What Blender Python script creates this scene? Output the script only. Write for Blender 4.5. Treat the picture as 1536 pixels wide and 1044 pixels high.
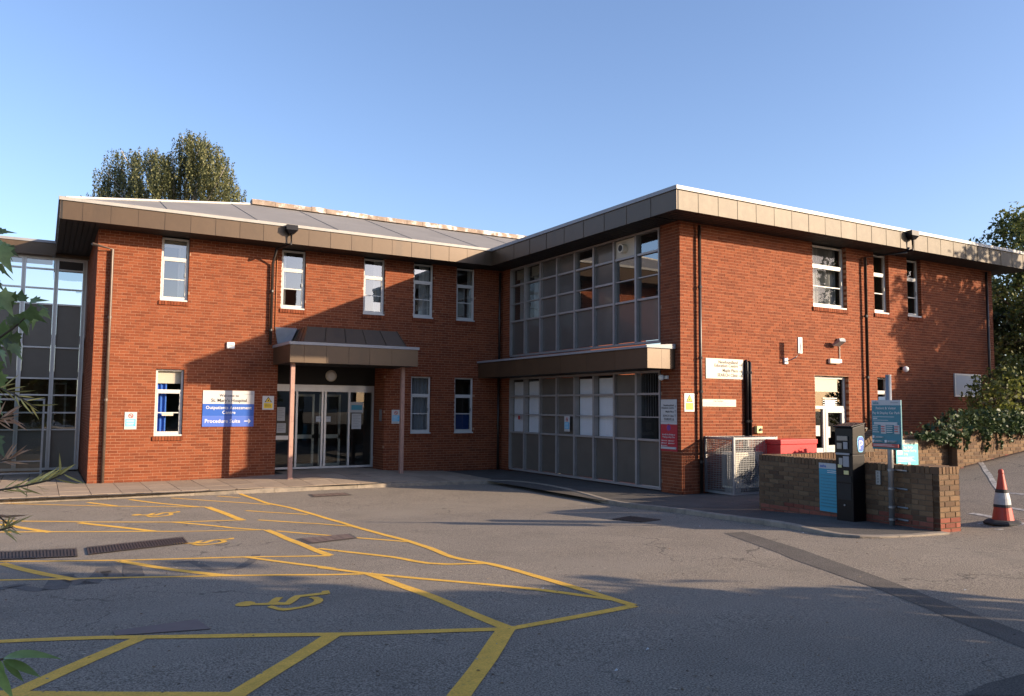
import bpy, math, random
import numpy as np
from mathutils import Vector, Matrix
random.seed(7); rng = np.random.default_rng(7)
S = bpy.context.scene
for o in list(bpy.data.objects): bpy.data.objects.remove(o, do_unlink=True)
COL = S.collection
# ------------------------------------------------------------------ camera
FPX, YAW, PITCH, ROLL = 1205.93, .5291, .0748, .0081
CAM = np.array([-12.9524, -14.2934, 1.97])
_cy, _sy, _cp, _sp = math.cos(YAW), math.sin(YAW), math.cos(PITCH), math.sin(PITCH)
FW = np.array([_sy*_cp, _cy*_cp, _sp]); _r = np.array([_cy, -_sy, 0.]); _u = np.cross(_r, FW)
RT = math.cos(ROLL)*_r + math.sin(ROLL)*_u; UP = -math.sin(ROLL)*_r + math.cos(ROLL)*_u
cd = bpy.data.cameras.new('camera'); cam = bpy.data.objects.new('camera', cd); COL.objects.link(cam)
cam.matrix_world = Matrix(((RT[0], UP[0], -FW[0], CAM[0]), (RT[1], UP[1], -FW[1], CAM[1]), (RT[2], UP[2], -FW[2], CAM[2]), (0, 0, 0, 1)))
cd.sensor_width = 36; cd.lens = FPX/1536*36; cd.clip_start = .05; cd.clip_end = 2000
S.camera = cam
# ------------------------------------------------------------------ sky, sun, exposure
SUN = Vector((8.81, -9.416, 3.91)).normalized()
W = bpy.data.worlds.new('World'); S.world = W; W.use_nodes = True
nt = W.node_tree; sky = nt.nodes.new('ShaderNodeTexSky'); sky.sky_type = 'NISHITA'; sky.sun_disc = False
sky.sun_elevation = math.asin(SUN.z); sky.sun_rotation = math.atan2(SUN.x, SUN.y); sky.air_density = 1.0; sky.dust_density = 1.1; sky.ozone_density = 3.5
tn_ = nt.nodes.new('ShaderNodeMix'); tn_.data_type = 'RGBA'; tn_.blend_type = 'MULTIPLY'; tn_.inputs[0].default_value = 1; tn_.inputs[7].default_value = (1.12, .99, 1.0, 1)   # camera white balance of the clear sky
nt.links.new(sky.outputs[0], tn_.inputs[6]); nt.links.new(tn_.outputs[2], nt.nodes['Background'].inputs[0]); nt.nodes['Background'].inputs[1].default_value = .124
sl = bpy.data.lights.new('sun', 'SUN'); sl.energy = 4.4; sl.angle = math.radians(.55); sl.color = (1, .79, .56)
so = bpy.data.objects.new('sun', sl); COL.objects.link(so); so.rotation_euler = SUN.to_track_quat('Z', 'Y').to_euler(); so.location = (30, -40, 30)
S.view_settings.view_transform = 'Standard'; S.view_settings.look = 'None'; S.view_settings.gamma = 1; S.view_settings.exposure = 1.2
S.render.engine = 'CYCLES'
try: S.view_settings.use_curve_mapping = False
except Exception: pass
# ------------------------------------------------------------------ pixel helpers and terrain
def ray(u, v): return FW + (u-768)/FPX*RT - (v-522)/FPX*UP
def onz(u, v, h): d = ray(u, v); return CAM + (h-CAM[2])/d[2]*d
def ony(u, v, y): d = ray(u, v); return CAM + (y-CAM[1])/d[1]*d
def onx(u, v, x): d = ray(u, v); return CAM + (x-CAM[0])/d[0]*d
def at_depth(u, v, t): return CAM + ray(u, v)*t
def proj(P): d = np.asarray(P, float)-CAM; w = d@FW; return 768+FPX*(d@RT)/w, 522-FPX*(d@UP)/w, w
def smooth(t): t = min(1, max(0, t)); return t*t*(3-2*t)
def road(x, y):
    z = float(np.interp(-y, [-16, -2, 0, 4, 5.5, 7.5, 10, 16, 60], [-.1, -.1, -.09, .11, .19, .28, .32, .33, .33]))
    e = max(0, x+1.2); e = e if e > .5 else e*e
    return z + .12*min(e, 9)*smooth((-3.4-y)/.6)
def pave(x, y):
    z = float(np.interp(-y, [-16, 0, 4, 5.5, 7.5, 10, 60], [0, 0, .19, .275, .305, .33, .34]))
    return z + .13*math.exp(-((x+5.4)/2.2)**2)*smooth((y-5.3)/2.2)
def gz(u, v, fn=road):
    P = onz(u, v, 0.)
    for _ in range(40): P = .5*P + .5*onz(u, v, fn(P[0], P[1]))
    return P
D = 8.566; OV = .85; ZS = 6.45; ZT = 6.9; XL = -11.86; XR = 13.2; YLINK = 13.2
# ------------------------------------------------------------------ materials
MATS = {}
def mat(name, col, rough=.7, metal=0., spec=.5, var=.0, scale=8., bump=0., bscale=60., objvar=0., tint=None, stain=None, trans=0., coat=0., detail=4, fine=None, streak=None, cracks=0.):
    m = bpy.data.materials.new(name); m.use_nodes = True; n = m.node_tree.nodes; l = m.node_tree.links; b = n['Principled BSDF']
    b.inputs['Roughness'].default_value = rough; b.inputs['Metallic'].default_value = metal; b.inputs['Specular IOR Level'].default_value = spec
    if coat: b.inputs['Coat Weight'].default_value = coat
    c4 = (*col, 1); tc = n.new('ShaderNodeTexCoord'); geo = n.new('ShaderNodeNewGeometry')
    rgb = n.new('ShaderNodeRGB'); rgb.outputs[0].default_value = c4; cur = rgb.outputs[0]
    def mixc(fac, a, bcol, mode='MIX'):
        x = n.new('ShaderNodeMix'); x.data_type = 'RGBA'; x.blend_type = mode
        if hasattr(fac, 'links') or hasattr(fac, 'is_linked'): l.new(fac, x.inputs[0])
        else: x.inputs[0].default_value = fac
        l.new(a, x.inputs[6])
        if hasattr(bcol, 'is_linked'): l.new(bcol, x.inputs[7])
        else: x.inputs[7].default_value = (*bcol, 1)
        return x.outputs[2]
    def noise(sc, det=4, rgh=.6):
        t = n.new('ShaderNodeTexNoise'); t.inputs['Scale'].default_value = sc; t.inputs['Detail'].default_value = det; t.inputs['Roughness'].default_value = rgh
        l.new(geo.outputs['Position'], t.inputs['Vector']); return t.outputs[0]
    def ramp(src, lo, hi, a=0., bb=1.):
        r = n.new('ShaderNodeMapRange'); r.inputs[1].default_value = lo; r.inputs[2].default_value = hi; r.inputs[3].default_value = a; r.inputs[4].default_value = bb
        l.new(src, r.inputs[0]); return r.outputs[0]
    if tint:   # (dark colour, light colour) by the 'tint' attribute plus a random value per object
        at = n.new('ShaderNodeAttribute'); at.attribute_name = 'tint'; oi = n.new('ShaderNodeObjectInfo')
        ad = n.new('ShaderNodeMath'); ad.operation = 'ADD'; l.new(at.outputs['Fac'], ad.inputs[0]); l.new(oi.outputs['Random'], ad.inputs[1])
        fr = n.new('ShaderNodeMath'); fr.operation = 'FRACT'; l.new(ad.outputs[0], fr.inputs[0])
        r = n.new('ShaderNodeValToRGB'); l.new(fr.outputs[0], r.inputs[0]); e = r.color_ramp.elements
        e[0].color = (*tint[0], 1); e[1].color = (*tint[1], 1); mid = e.new(.5); mid.color = c4; cur = r.outputs[0]
    if objvar:
        oi = n.new('ShaderNodeObjectInfo'); v = ramp(oi.outputs['Random'], 0, 1, 1-objvar, 1+objvar)
        hs = n.new('ShaderNodeHueSaturation'); l.new(v, hs.inputs['Value']); l.new(cur, hs.inputs['Color']); cur = hs.outputs[0]
    if var:
        v = ramp(noise(scale, detail), .25, .75, 1-var, 1+var); hs = n.new('ShaderNodeHueSaturation'); l.new(v, hs.inputs['Value']); l.new(cur, hs.inputs['Color']); cur = hs.outputs[0]
    if fine:   # fine aggregate speckle (scale, amount)
        v = ramp(noise(fine[0], 2, .8), .3, .7, 1-fine[1], 1+fine[1]); hs = n.new('ShaderNodeHueSaturation'); l.new(v, hs.inputs['Value']); l.new(cur, hs.inputs['Color']); cur = hs.outputs[0]
    for (sc, lo, hi, colr, amt) in (stain or []):
        cur = mixc(ramp(noise(sc, 6, .65), lo, hi, 0, amt), cur, colr)
    if streak:   # dirt running down the wall: (colour, low, high, amount)
        mp_ = n.new('ShaderNodeMapping'); mp_.inputs['Scale'].default_value = (2.6, 2.6, .22); l.new(geo.outputs['Position'], mp_.inputs[0])
        t = n.new('ShaderNodeTexNoise'); t.inputs['Scale'].default_value = 1.; t.inputs['Detail'].default_value = 5; l.new(mp_.outputs[0], t.inputs['Vector'])
        cur = mixc(ramp(t.outputs[0], streak[1], streak[2], 0, streak[3]), cur, streak[0])
    if cracks:
        t = n.new('ShaderNodeTexNoise'); t.inputs['Scale'].default_value = 1.7; t.inputs['Detail'].default_value = 6; l.new(geo.outputs['Position'], t.inputs['Vector'])
        sc_n = n.new('ShaderNodeVectorMath'); sc_n.operation = 'SCALE'; sc_n.inputs['Scale'].default_value = .9; l.new(t.outputs['Color'], sc_n.inputs[0])
        av = n.new('ShaderNodeVectorMath'); l.new(geo.outputs['Position'], av.inputs[0]); l.new(sc_n.outputs[0], av.inputs[1])
        vo = n.new('ShaderNodeTexVoronoi'); vo.feature = 'DISTANCE_TO_EDGE'; vo.inputs['Scale'].default_value = .27; l.new(av.outputs[0], vo.inputs['Vector'])
        mk = ramp(noise(.45, 3), .47, .55); ln = ramp(vo.outputs['Distance'], .0015, .0042, cracks, 0.)
        mm = n.new('ShaderNodeMath'); mm.operation = 'MULTIPLY'; l.new(mk, mm.inputs[0]); l.new(ln, mm.inputs[1]); cur = mixc(mm.outputs[0], cur, (.045, .042, .04))
    l.new(cur, b.inputs['Base Color'])
    if bump:
        bp = n.new('ShaderNodeBump'); bp.inputs['Strength'].default_value = bump; bp.inputs['Distance'].default_value = .01
        l.new(noise(bscale, 5, .7), bp.inputs['Height']); l.new(bp.outputs[0], b.inputs['Normal'])
    if trans:
        tr = n.new('ShaderNodeBsdfTranslucent'); l.new(cur, tr.inputs[0]); mx = n.new('ShaderNodeMixShader'); mx.inputs[0].default_value = trans
        l.new(b.outputs[0], mx.inputs[1]); l.new(tr.outputs[0], mx.inputs[2]); l.new(mx.outputs[0], n['Material Output'].inputs[0])
    MATS[name] = m; return m
def glass(name, tintc, f0, rough=.01, wav=.006):
    m = bpy.data.materials.new(name); m.use_nodes = True; n = m.node_tree.nodes; l = m.node_tree.links; n.remove(n['Principled BSDF'])
    t = n.new('ShaderNodeBsdfTransparent'); t.inputs[0].default_value = (*tintc, 1); g = n.new('ShaderNodeBsdfGlossy'); g.inputs['Roughness'].default_value = rough
    mx = n.new('ShaderNodeMixShader'); ge = n.new('ShaderNodeNewGeometry')
    dt = n.new('ShaderNodeVectorMath'); dt.operation = 'DOT_PRODUCT'; l.new(ge.outputs['Normal'], dt.inputs[0]); l.new(ge.outputs['Incoming'], dt.inputs[1])
    def mth(op, a, b=0.):
        x = n.new('ShaderNodeMath'); x.operation = op
        for k, q in enumerate((a, b)):
            if hasattr(q, 'is_linked'): l.new(q, x.inputs[k])
            else: x.inputs[k].default_value = q
        return x.outputs[0]
    f = mth('ADD', mth('MULTIPLY', mth('POWER', mth('SUBTRACT', 1., mth('ABSOLUTE', dt.outputs['Value'])), 5.), 1-f0), f0)
    nz = n.new('ShaderNodeTexNoise'); nz.inputs['Scale'].default_value = 1.1; l.new(ge.outputs['Position'], nz.inputs['Vector']); bp = n.new('ShaderNodeBump'); bp.inputs['Strength'].default_value = wav; bp.inputs['Distance'].default_value = .2
    l.new(nz.outputs[0], bp.inputs['Height']); l.new(bp.outputs[0], g.inputs['Normal'])
    l.new(f, mx.inputs[0]); l.new(t.outputs[0], mx.inputs[1]); l.new(g.outputs[0], mx.inputs[2]); l.new(mx.outputs[0], n['Material Output'].inputs[0])
    MATS[name] = m; return m
mat('asphalt', (.238, .203, .163), .95, spec=.2, var=.12, scale=.9, fine=(75, .8), bump=1.0, bscale=70, cracks=.6, stain=[(.35, .5, .72, (.255, .222, .182), .7), (.8, .58, .76, (.135, .12, .10), .5), (4, .62, .8, (.29, .255, .215), .35), (38, .60, .70, (.095, .085, .075), .5), (30, .62, .72, (.38, .345, .295), .35), (1.7, .66, .74, (.08, .072, .066), .55), (.55, .62, .70, (.11, .10, .09), .3)])
mat('asphalt_dark', (.115, .102, .088), .93, spec=.25, var=.2, scale=2, fine=(80, .6), bump=.8, bscale=90)
mat('asphalt_pavement', (.09, .082, .074), .93, spec=.25, var=.2, scale=1.5, fine=(90, .45), bump=.5, bscale=110, stain=[(1.3, .55, .75, (.17, .155, .135), .5)])
mat('burnt_mark', (.10, .089, .078), .9, var=.3, scale=9, fine=(90, .5), bump=.4, bscale=110)
mat('yellow_paint', (.74, .42, .065), .8, spec=.3, var=.14, scale=7, fine=(70, .2), bump=.3, bscale=90, stain=[(11, .62, .74, (.28, .20, .09), .6), (45, .63, .70, (.22, .17, .10), .5)])
mat('white_paint', (.5, .47, .42), .85, var=.2, scale=7, stain=[(9, .45, .6, (.15, .145, .14), .9)])
mat('slab', (.31, .242, .178), .9, spec=.3, objvar=.12, var=.12, scale=5, fine=(120, .18), bump=.25, bscale=80, stain=[(2.5, .55, .72, (.22, .165, .12), .5)])
mat('kerb', (.25, .21, .165), .9, objvar=.12, var=.2, scale=6, bump=.4, bscale=60, stain=[(5, .5, .7, (.11, .10, .09), .7)])
RB = dict(rough=.88, spec=.25, var=.10, scale=26, bump=.25, bscale=150)
mat('red_brick', (.185, .049, .0200), tint=((.142, .037, .0155), (.222, .063, .026)), streak=((.15, .05, .03), .60, .78, .5), stain=[(.55, .6, .8, (.12, .035, .017), .45), (2.1, .66, .8, (.28, .13, .075), .3)], **RB)
mat('red_mortar', (.35, .19, .115), .95, var=.15, scale=14, stain=[(.7, .5, .7, (.26, .12, .066), .5)], streak=((.16, .07, .045), .60, .78, .6))
mat('brown_brick', (.135, .082, .046), tint=((.088, .053, .033), (.175, .112, .064)), stain=[(1.4, .55, .75, (.08, .06, .045), .6)], **RB)
mat('plinth_brick', (.19, .06, .04), tint=((.13, .042, .03), (.24, .085, .058)), **RB)
mat('brown_mortar', (.11, .082, .055), .95, var=.2, scale=14)
mat('bronze', (.082, .052, .029), .42, streak=((.045, .032, .022), .54, .75, .45), metal=.25, objvar=.06, var=.09, scale=3.5, stain=[(14, .6, .8, (.20, .16, .11), .18)])
mat('bronze_old', (.078, .058, .034), .55, streak=((.13, .105, .07), .54, .74, .5), metal=.1, objvar=.07, var=.12, scale=6, stain=[(5, .48, .72, (.125, .10, .064), .6), (30, .6, .8, (.10, .075, .05), .4)])
mat('trim_white', (.46, .44, .40), .55, var=.1, scale=4, stain=[(6, .6, .8, (.35, .33, .3), .5)])
mat('trim_grey', (.25, .255, .27), .5, var=.12, scale=4)
mat('roof_sheet', (.20, .19, .18), .8, var=.08, scale=.8, stain=[(.5, .5, .7, (.27, .26, .25), .4), (7, .66, .8, (.17, .16, .15), .3)])
mat('ridge_stone', (.27, .21, .165), .95, var=.35, scale=3, bump=.6, bscale=25, stain=[(2.6, .5, .62, (.75, .72, .68), .85), (5, .58, .7, (.14, .12, .10), .7)])
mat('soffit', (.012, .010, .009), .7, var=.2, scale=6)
mat('black_metal', (.004, .004, .006), .35, spec=.25)
mat('dark_pipe', (.022, .016, .014), .4, var=.3, scale=6)
mat('pipe_brown', (.10, .07, .055), .38, var=.2, scale=5)
mat('orange_conduit', (.36, .13, .05), .6)
mat('frame_white', (.54, .53, .50), .35, var=.05, scale=5)
mat('frame_grey', (.34, .315, .30), .4, metal=.25, objvar=.03, var=.1, scale=4)
mat('frame_alu', (.56, .54, .52), .35, metal=.4, var=.06, scale=4)
mat('spandrel', (.11, .10, .09), .2, spec=.45, objvar=.12, var=.1, scale=2, coat=.2)
mat('spandrel_low', (.125, .108, .09), .28, spec=.35, objvar=.12, var=.12, scale=2)
mat('spandrel_link', (.155, .135, .11), .3, spec=.4, objvar=.12, var=.1, scale=2); mat('blind_grey', (.20, .20, .195), .9); mat('trim_mid', (.31, .30, .28), .55, var=.12, scale=4); mat('lid', (.15, .10, .08), .7, var=.25, scale=14); mat('lid_stud', (.20, .145, .115), .7, var=.25, scale=14)
mat('curtain', (.62, .61, .60), .9); mat('curtain_blue', (.035, .12, .46), .9, var=.12, scale=9); mat('blind_cream', (.52, .46, .37), .8); mat('blind_white', (.72, .71, .74), .8, var=.05, scale=3)
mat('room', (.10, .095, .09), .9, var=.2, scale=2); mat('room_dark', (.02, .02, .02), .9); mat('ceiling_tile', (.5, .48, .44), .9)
mat('post_paint', (.33, .19, .15), .45, var=.12, scale=8, stain=[(10, .55, .7, (.16, .10, .085), .7)])
mat('galv', (.27, .28, .29), .4, metal=.5, var=.1, scale=8); mat('cream_plastic', (.68, .62, .50), .45); mat('white_plastic', (.78, .77, .74), .4)
mat('sign_white', (.50, .49, .48), .45); mat('sign_cream', (.46, .44, .37), .5); mat('sign_blue', (.025, .10, .42), .35); mat('sign_blue_light', (.07, .14, .50), .35)
mat('sign_teal', (.012, .165, .225), .35); mat('sign_cyan', (.02, .26, .38), .4); mat('sign_cyan_lit', (.10, .46, .50), .4); mat('sign_red', (.42, .02, .035), .4); mat('sign_yellow', (.78, .52, .02), .45); mat('sign_skyblue', (.10, .42, .66), .45)  # sign_cyan_lit: brighter copy of the cyan with sunlight put into the colour
mat('ink_black', (.02, .02, .02), .6); mat('ink_white', (.62, .62, .61), .5); mat('ink_grey', (.30, .30, .31), .6); mat('ink_purple', (.16, .04, .22), .5); mat('ink_red', (.5, .03, .03), .5); mat('strip_red', (.40, .06, .05), .5); mat('paper', (.46, .47, .47), .7)
mat('red_box', (.50, .014, .02), .45, coat=.3, var=.05, scale=3); mat('cone_red', (.36, .04, .025), .5, var=.15, scale=12, stain=[(14, .55, .7, (.2, .05, .04), .6)]); mat('cone_sleeve', (.36, .38, .40), .5, var=.15, scale=18); mat('rubber', (.028, .028, .03), .8, var=.2, scale=10)
mat('iron', (.06, .05, .045), .6, metal=.4, var=.3, scale=12, stain=[(9, .5, .7, (.13, .07, .04), .6)]); mat('plate', (.135, .115, .105), .6, metal=.2, var=.15, scale=5)
mat('screen', (.28, .24, .20), .3); mat('button_yellow', (.6, .55, .25), .5); mat('concrete', (.3, .28, .25), .9, var=.15, scale=4)
mat('leaf_birch', (.14, .15, .058), .6, tint=((.045, .06, .024), (.25, .245, .10)), trans=.3); mat('leaf_dark', (.035, .055, .016), .55, tint=((.012, .022, .007), (.085, .105, .03)), trans=.25)
mat('leaf_robinia', (.11, .135, .03), .55, tint=((.035, .05, .012), (.24, .24, .06)), trans=.4); mat('leaf_ivy', (.03, .058, .02), .5, tint=((.012, .026, .009), (.09, .12, .045)), spec=.35, trans=.12)
mat('leaf_maple', (.20, .26, .08), .42, objvar=.45, var=.3, scale=28, trans=.35); mat('leaf_long', (.32, .42, .12), .35, var=.2, scale=35, objvar=.25, trans=.3); mat('leaf_frond', (.72, .56, .17), .6, objvar=.4, trans=.3); mat('leaf_frond_red', (.66, .38, .22), .6, objvar=.3, trans=.3)
mat('flower_pale', (.42, .38, .26), .8, tint=((.13, .13, .06), (.62, .58, .48)), trans=.2)
mat('leaf_litter', (.16, .10, .05), .9, tint=((.05, .035, .025), (.42, .36, .28)))
mat('bark', (.10, .075, .055), .95, var=.3, scale=10, bump=.6, bscale=30); mat('bark_pale', (.42, .39, .35), .9, var=.4, scale=4); mat('twig', (.14, .10, .06), .9)
mat('house_render', (.5, .47, .42), .9, var=.1, scale=1); mat('house_roof', (.10, .075, .065), .9, var=.2, scale=3); mat('soil', (.05, .038, .028), .95, var=.3, scale=3); mat('car_paint', (.25, .27, .30), .3, coat=.6)
glass('glass', (.72, .75, .74), .27); glass('glass_wing', (.85, .87, .86), .055); glass('glass_clear', (.92, .94, .94), .05); glass('glass_dark', (.45, .48, .48), .09); glass('glass_door', (.60, .65, .63), .075)
# ------------------------------------------------------------------ object helpers
ORG = {}
def tag(o, label=None, cat=None, group=None, kind=None):
    if label: o['label'] = label
    if cat: o['category'] = cat
    if group: o['group'] = group
    if kind: o['kind'] = kind
    return o
def thing(name, loc, label, cat, group=None, kind=None):
    o = bpy.data.objects.new(name, None); COL.objects.link(o); o.location = loc; o.empty_display_size = .2; ORG[o.name] = Vector(loc)
    return tag(o, label, cat, group, kind)
def link(name, me, m, parent=None, loc=None):
    """me holds world coordinates unless loc is given (then they are relative to loc)."""
    o = bpy.data.objects.new(name, me); COL.objects.link(o)
    if m is not None and len(me.materials) == 0: me.materials.append(MATS[m])
    base = ORG.get(parent.name, Vector((0, 0, 0))) if parent else Vector((0, 0, 0))
    if parent: o.parent = parent
    if loc is None: o.location = -base; ORG[o.name] = Vector((0, 0, 0))
    else: o.location = Vector(loc)-base; ORG[o.name] = Vector(loc)
    return o
class MB:
    def __init__(s): s.v = []; s.f = []; s.t = []
    def poly(s, pts, tint=None):
        i = len(s.v); s.v += [tuple(map(float, p)) for p in pts]; s.f.append(tuple(range(i, i+len(pts)))); s.t.append(tint if tint is not None else 0.); return s
    def mesh(s, pts, faces, tint=0.):
        i = len(s.v); s.v += [tuple(map(float, p)) for p in pts]
        for f in faces: s.f.append(tuple(i+k for k in f)); s.t.append(tint)
        return s
    def box(s, x0, x1, y0, y1, z0, z1, tint=0., T=None):
        p = [(x, y, z) for z in (z0, z1) for y in (y0, y1) for x in (x0, x1)]
        if T: p = [T(*q) for q in p]
        return s.mesh(p, [(0, 2, 3, 1), (4, 5, 7, 6), (0, 1, 5, 4), (2, 6, 7, 3), (0, 4, 6, 2), (1, 3, 7, 5)], tint)
    def tube(s, pts, r, n=8, cap=True, tint=0.):
        pts = [Vector(p) for p in pts]; rs = r if isinstance(r, (list, tuple)) else [r]*len(pts); i0 = len(s.v)
        for k, p in enumerate(pts):
            t = (pts[min(k+1, len(pts)-1)]-pts[max(k-1, 0)]).normalized(); a = Vector((0, 0, 1)) if abs(t.z) < .9 else Vector((1, 0, 0))
            e1 = t.cross(a).normalized(); e2 = t.cross(e1)
            for j in range(n): an = 2*math.pi*j/n; s.v.append(tuple(p+rs[k]*(math.cos(an)*e1+math.sin(an)*e2)))
        for k in range(len(pts)-1):
            for j in range(n): a, b = i0+k*n+j, i0+k*n+(j+1) % n; s.f.append((a, b, b+n, a+n)); s.t.append(tint)
        if cap:
            s.f.append(tuple(i0+j for j in range(n))[::-1]); s.f.append(tuple(i0+(len(pts)-1)*n+j for j in range(n))); s.t += [tint, tint]
        return s
    def lathe(s, c, prof, n=20):
        i0 = len(s.v); c = Vector(c)
        for r, z in prof:
            for j in range(n): an = 2*math.pi*j/n; s.v.append((c.x+r*math.cos(an), c.y+r*math.sin(an), c.z+z))
        for k in range(len(prof)-1):
            for j in range(n): a, b = i0+k*n+j, i0+k*n+(j+1) % n; s.f.append((a, b, b+n, a+n)); s.t.append(0.)
        s.f.append(tuple(i0+j for j in range(n))[::-1]); s.f.append(tuple(i0+(len(prof)-1)*n+j for j in range(n))); s.t += [0., 0.]
        return s
    def data(s, name, tint=False, smoothf=False, off=None):
        me = bpy.data.meshes.new(name); v = s.v if off is None else [(a-off[0], b-off[1], c-off[2]) for a, b, c in s.v]
        me.from_pydata(v, [], s.f); me.update()
        if tint:
            at = me.attributes.new('tint', 'FLOAT', 'FACE'); at.data.foreach_set('value', np.array(s.t, np.float32))
        if smoothf: me.polygons.foreach_set('use_smooth', [True]*len(me.polygons))
        return me
    def build(s, name, m, parent=None, tint=False, smoothf=False, bevel=0.):
        """object with its origin at its own lower centre"""
        a = np.array(s.v); off = Vector(((a[:, 0].min()+a[:, 0].max())/2, (a[:, 1].min()+a[:, 1].max())/2, a[:, 2].min()))
        o = link(name, s.data(name, tint, smoothf, off), m, parent, off)
        if bevel: b = o.modifiers.new('bevel', 'BEVEL'); b.width = bevel; b.segments = 2; b.limit_method = 'ANGLE'
        return o
def struct(o): o['kind'] = 'structure'; return o
# planes: T(a, d, z) -> world; a runs along the wall, d is distance out of the wall towards the outside
TA = lambda a, d, z: (a, D-d, z)
TC = lambda a, d, z: (a, -d, z)
TB = lambda a, d, z: (-d, a, z)
TL = lambda a, d, z: (a, YLINK-d, z)
TW = lambda a, d, z: (XL-d, a, z)
def pbox(T, a0, a1, d0, d1, z0, z1, mb=None): return (mb or MB()).box(a0, a1, d0, d1, z0, z1, T=T)
def text_mesh(body, size, mode='LEFT'):
    c = bpy.data.curves.new('lettering', 'FONT'); c.body = body; c.size = size; c.align_x = mode; c.extrude = .0006; c.offset = size*.012; c.resolution_u = 2; c.fill_mode = 'FRONT'
    t = bpy.data.objects.new('lettering', c); COL.objects.link(t); bpy.context.view_layer.update()
    me = bpy.data.meshes.new_from_object(t.evaluated_get(bpy.context.evaluated_depsgraph_get())); bpy.data.objects.remove(t); bpy.data.curves.remove(c); return me
# ------------------------------------------------------------------ ground
def grid_sheet(name, xs, ys, fn, m, dz=0.):
    mb = MB(); nx = len(xs); mb.v = [(x, y, fn(x, y)+dz) for y in ys for x in xs]
    mb.f = [(j*nx+i, j*nx+i+1, (j+1)*nx+i+1, (j+1)*nx+i) for j in range(len(ys)-1) for i in range(nx-1)]
    return link(name, mb.data(name, smoothf=True), m)
xs = [-900, -300, -120, -60, -35]+list(np.arange(-25, 14.01, .5))+[18, 25, 40, 80, 200, 900]
ys = [-900, -300, -120, -60, -35]+list(np.arange(-25, 16.01, .25))+[20, 30, 60, 150, 500, 900]
struct(grid_sheet('ground', xs, ys, road, 'asphalt'))
KPX = [(-60, 750), (0, 748), (157, 742), (230, 739), (400, 733), (520, 727), (640, 723), (700, 721), (732, 720), (762, 720), (807, 725), (850, 733), (874, 740), (904, 748), (941, 755), (1003, 761), (1107, 775), (1206, 790), (1255, 803), (1293, 806), (1355, 804), (1425, 799)]
K = [gz(u, v, pave)[:2] for u, v in KPX]
K[1][1] = K[0][1] = K[2][1]
def resample(P, step):
    P = [np.array(p, float) for p in P]; out = [P[0]]; 
    d = [0]+list(np.cumsum([np.linalg.norm(b-a) for a, b in zip(P, P[1:])])); n = max(1, round(d[-1]/step)); A = np.array(P)
    return [np.array([np.interp(s, d, A[:, k]) for k in range(A.shape[1])]) for s in np.linspace(0, d[-1], n+1)]
# smooth the traced kerb a little
Kf = resample(K, .3)
for _ in range(3): Kf = [Kf[0]]+[(a+2*b+c)/4 for a, b, c in zip(Kf, Kf[1:], Kf[2:])]+[Kf[-1]]
def normals(P):
    out = []
    for i in range(len(P)):
        t = P[min(i+1, len(P)-1)]-P[max(i-1, 0)]; t = t/np.linalg.norm(t); out.append(np.array([-t[1], t[0]]))
    return out
NK = normals(Kf); KI = [p+.125*n for p, n in zip(Kf, NK)]
kerb = thing('kerb', (Kf[0][0], Kf[0][1], 0), None, None, kind='structure')
Ks = resample(K, .91); Ks = [min(Kf, key=lambda q: np.linalg.norm(q-p)) for p in Ks]
idx = sorted(set(int(np.argmin([np.linalg.norm(q-p) for q in Kf])) for p in Ks))
for a, b in zip(idx, idx[1:]):
    mb = MB(); n0 = len(mb.v); rows = []
    for i in range(a, b+1):
        p, q = Kf[i].copy(), KI[i].copy()
        if i == a: s = (Kf[i+1]-Kf[i]); s /= np.linalg.norm(s); p += .006*s; q += .006*s
        drop = .05*math.exp(-((p[0]+5.4)/2.4)**2) if p[1] > 4 else 0
        z = pave(*p)-drop*0+random.uniform(-.003, .003)
        rows.append([(p[0], p[1], road(*p)-.05), (p[0], p[1], z-.012), (p[0]+.012*NK[i][0], p[1]+.012*NK[i][1], z), (q[0], q[1], z), (q[0], q[1], z-.15)])
    pts = [p for r in rows for p in r]; fs = [(5*i+j, 5*i+j+1, 5*i+j+6, 5*i+j+5) for i in range(len(rows)-1) for j in range(4)]+[(0, 1, 2, 3, 4), tuple(5*(len(rows)-1)+j for j in (4, 3, 2, 1, 0))]
    mb.mesh(pts, fs); mb.build('kerb_stone', 'kerb', kerb)
# tarmac pavement: from the kerb inwards
inner = []
for p in KI:
    if p[1] > 4.95: inner.append(np.array([p[0], D+.3]))
    elif p[1] > .3: inner.append(np.array([.3, max(p[1], .3)]))
    else: inner.append(np.array([3.2, min(.3, p[1])]) if p[1] > -3.6 else np.array([-1.55, max(p[1], -7.3)]))
mb = MB()
for i in range(len(KI)-1):
    n = 8
    for k in range(n):
        q = []
        for (j, t) in ((i, k/n), (i+1, k/n), (i+1, (k+1)/n), (i, (k+1)/n)):
            p = KI[j]*(1-t)+inner[j]*t; q.append((p[0], p[1], pave(*p)-.004))
        mb.poly(q)
struct(link('pavement', mb.data('pavement', smoothf=True), 'asphalt_pavement'))
mb = MB()   # tarmac apron beside the wing and behind the low wall
for y0 in np.arange(-3.95, .3, .25):
    for x0 in np.arange(-1.9, 3.4, .53):
        mb.poly([(x, y, pave(x, y)-.009) for x, y in ((x0, y0), (x0+.53, y0), (x0+.53, y0+.25), (x0, y0+.25))])
for x0 in np.arange(-2.3, .3, .25):
    for y0 in np.arange(-.2, D, .35):
        mb.poly([(x, y, pave(x, y)-.013) for x, y in ((x0, y0), (x0+.25, y0), (x0+.25, y0+.35), (x0, y0+.35))])
struct(link('pavement', mb.data('pavement_apron', smoothf=True), 'asphalt_pavement'))
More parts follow.
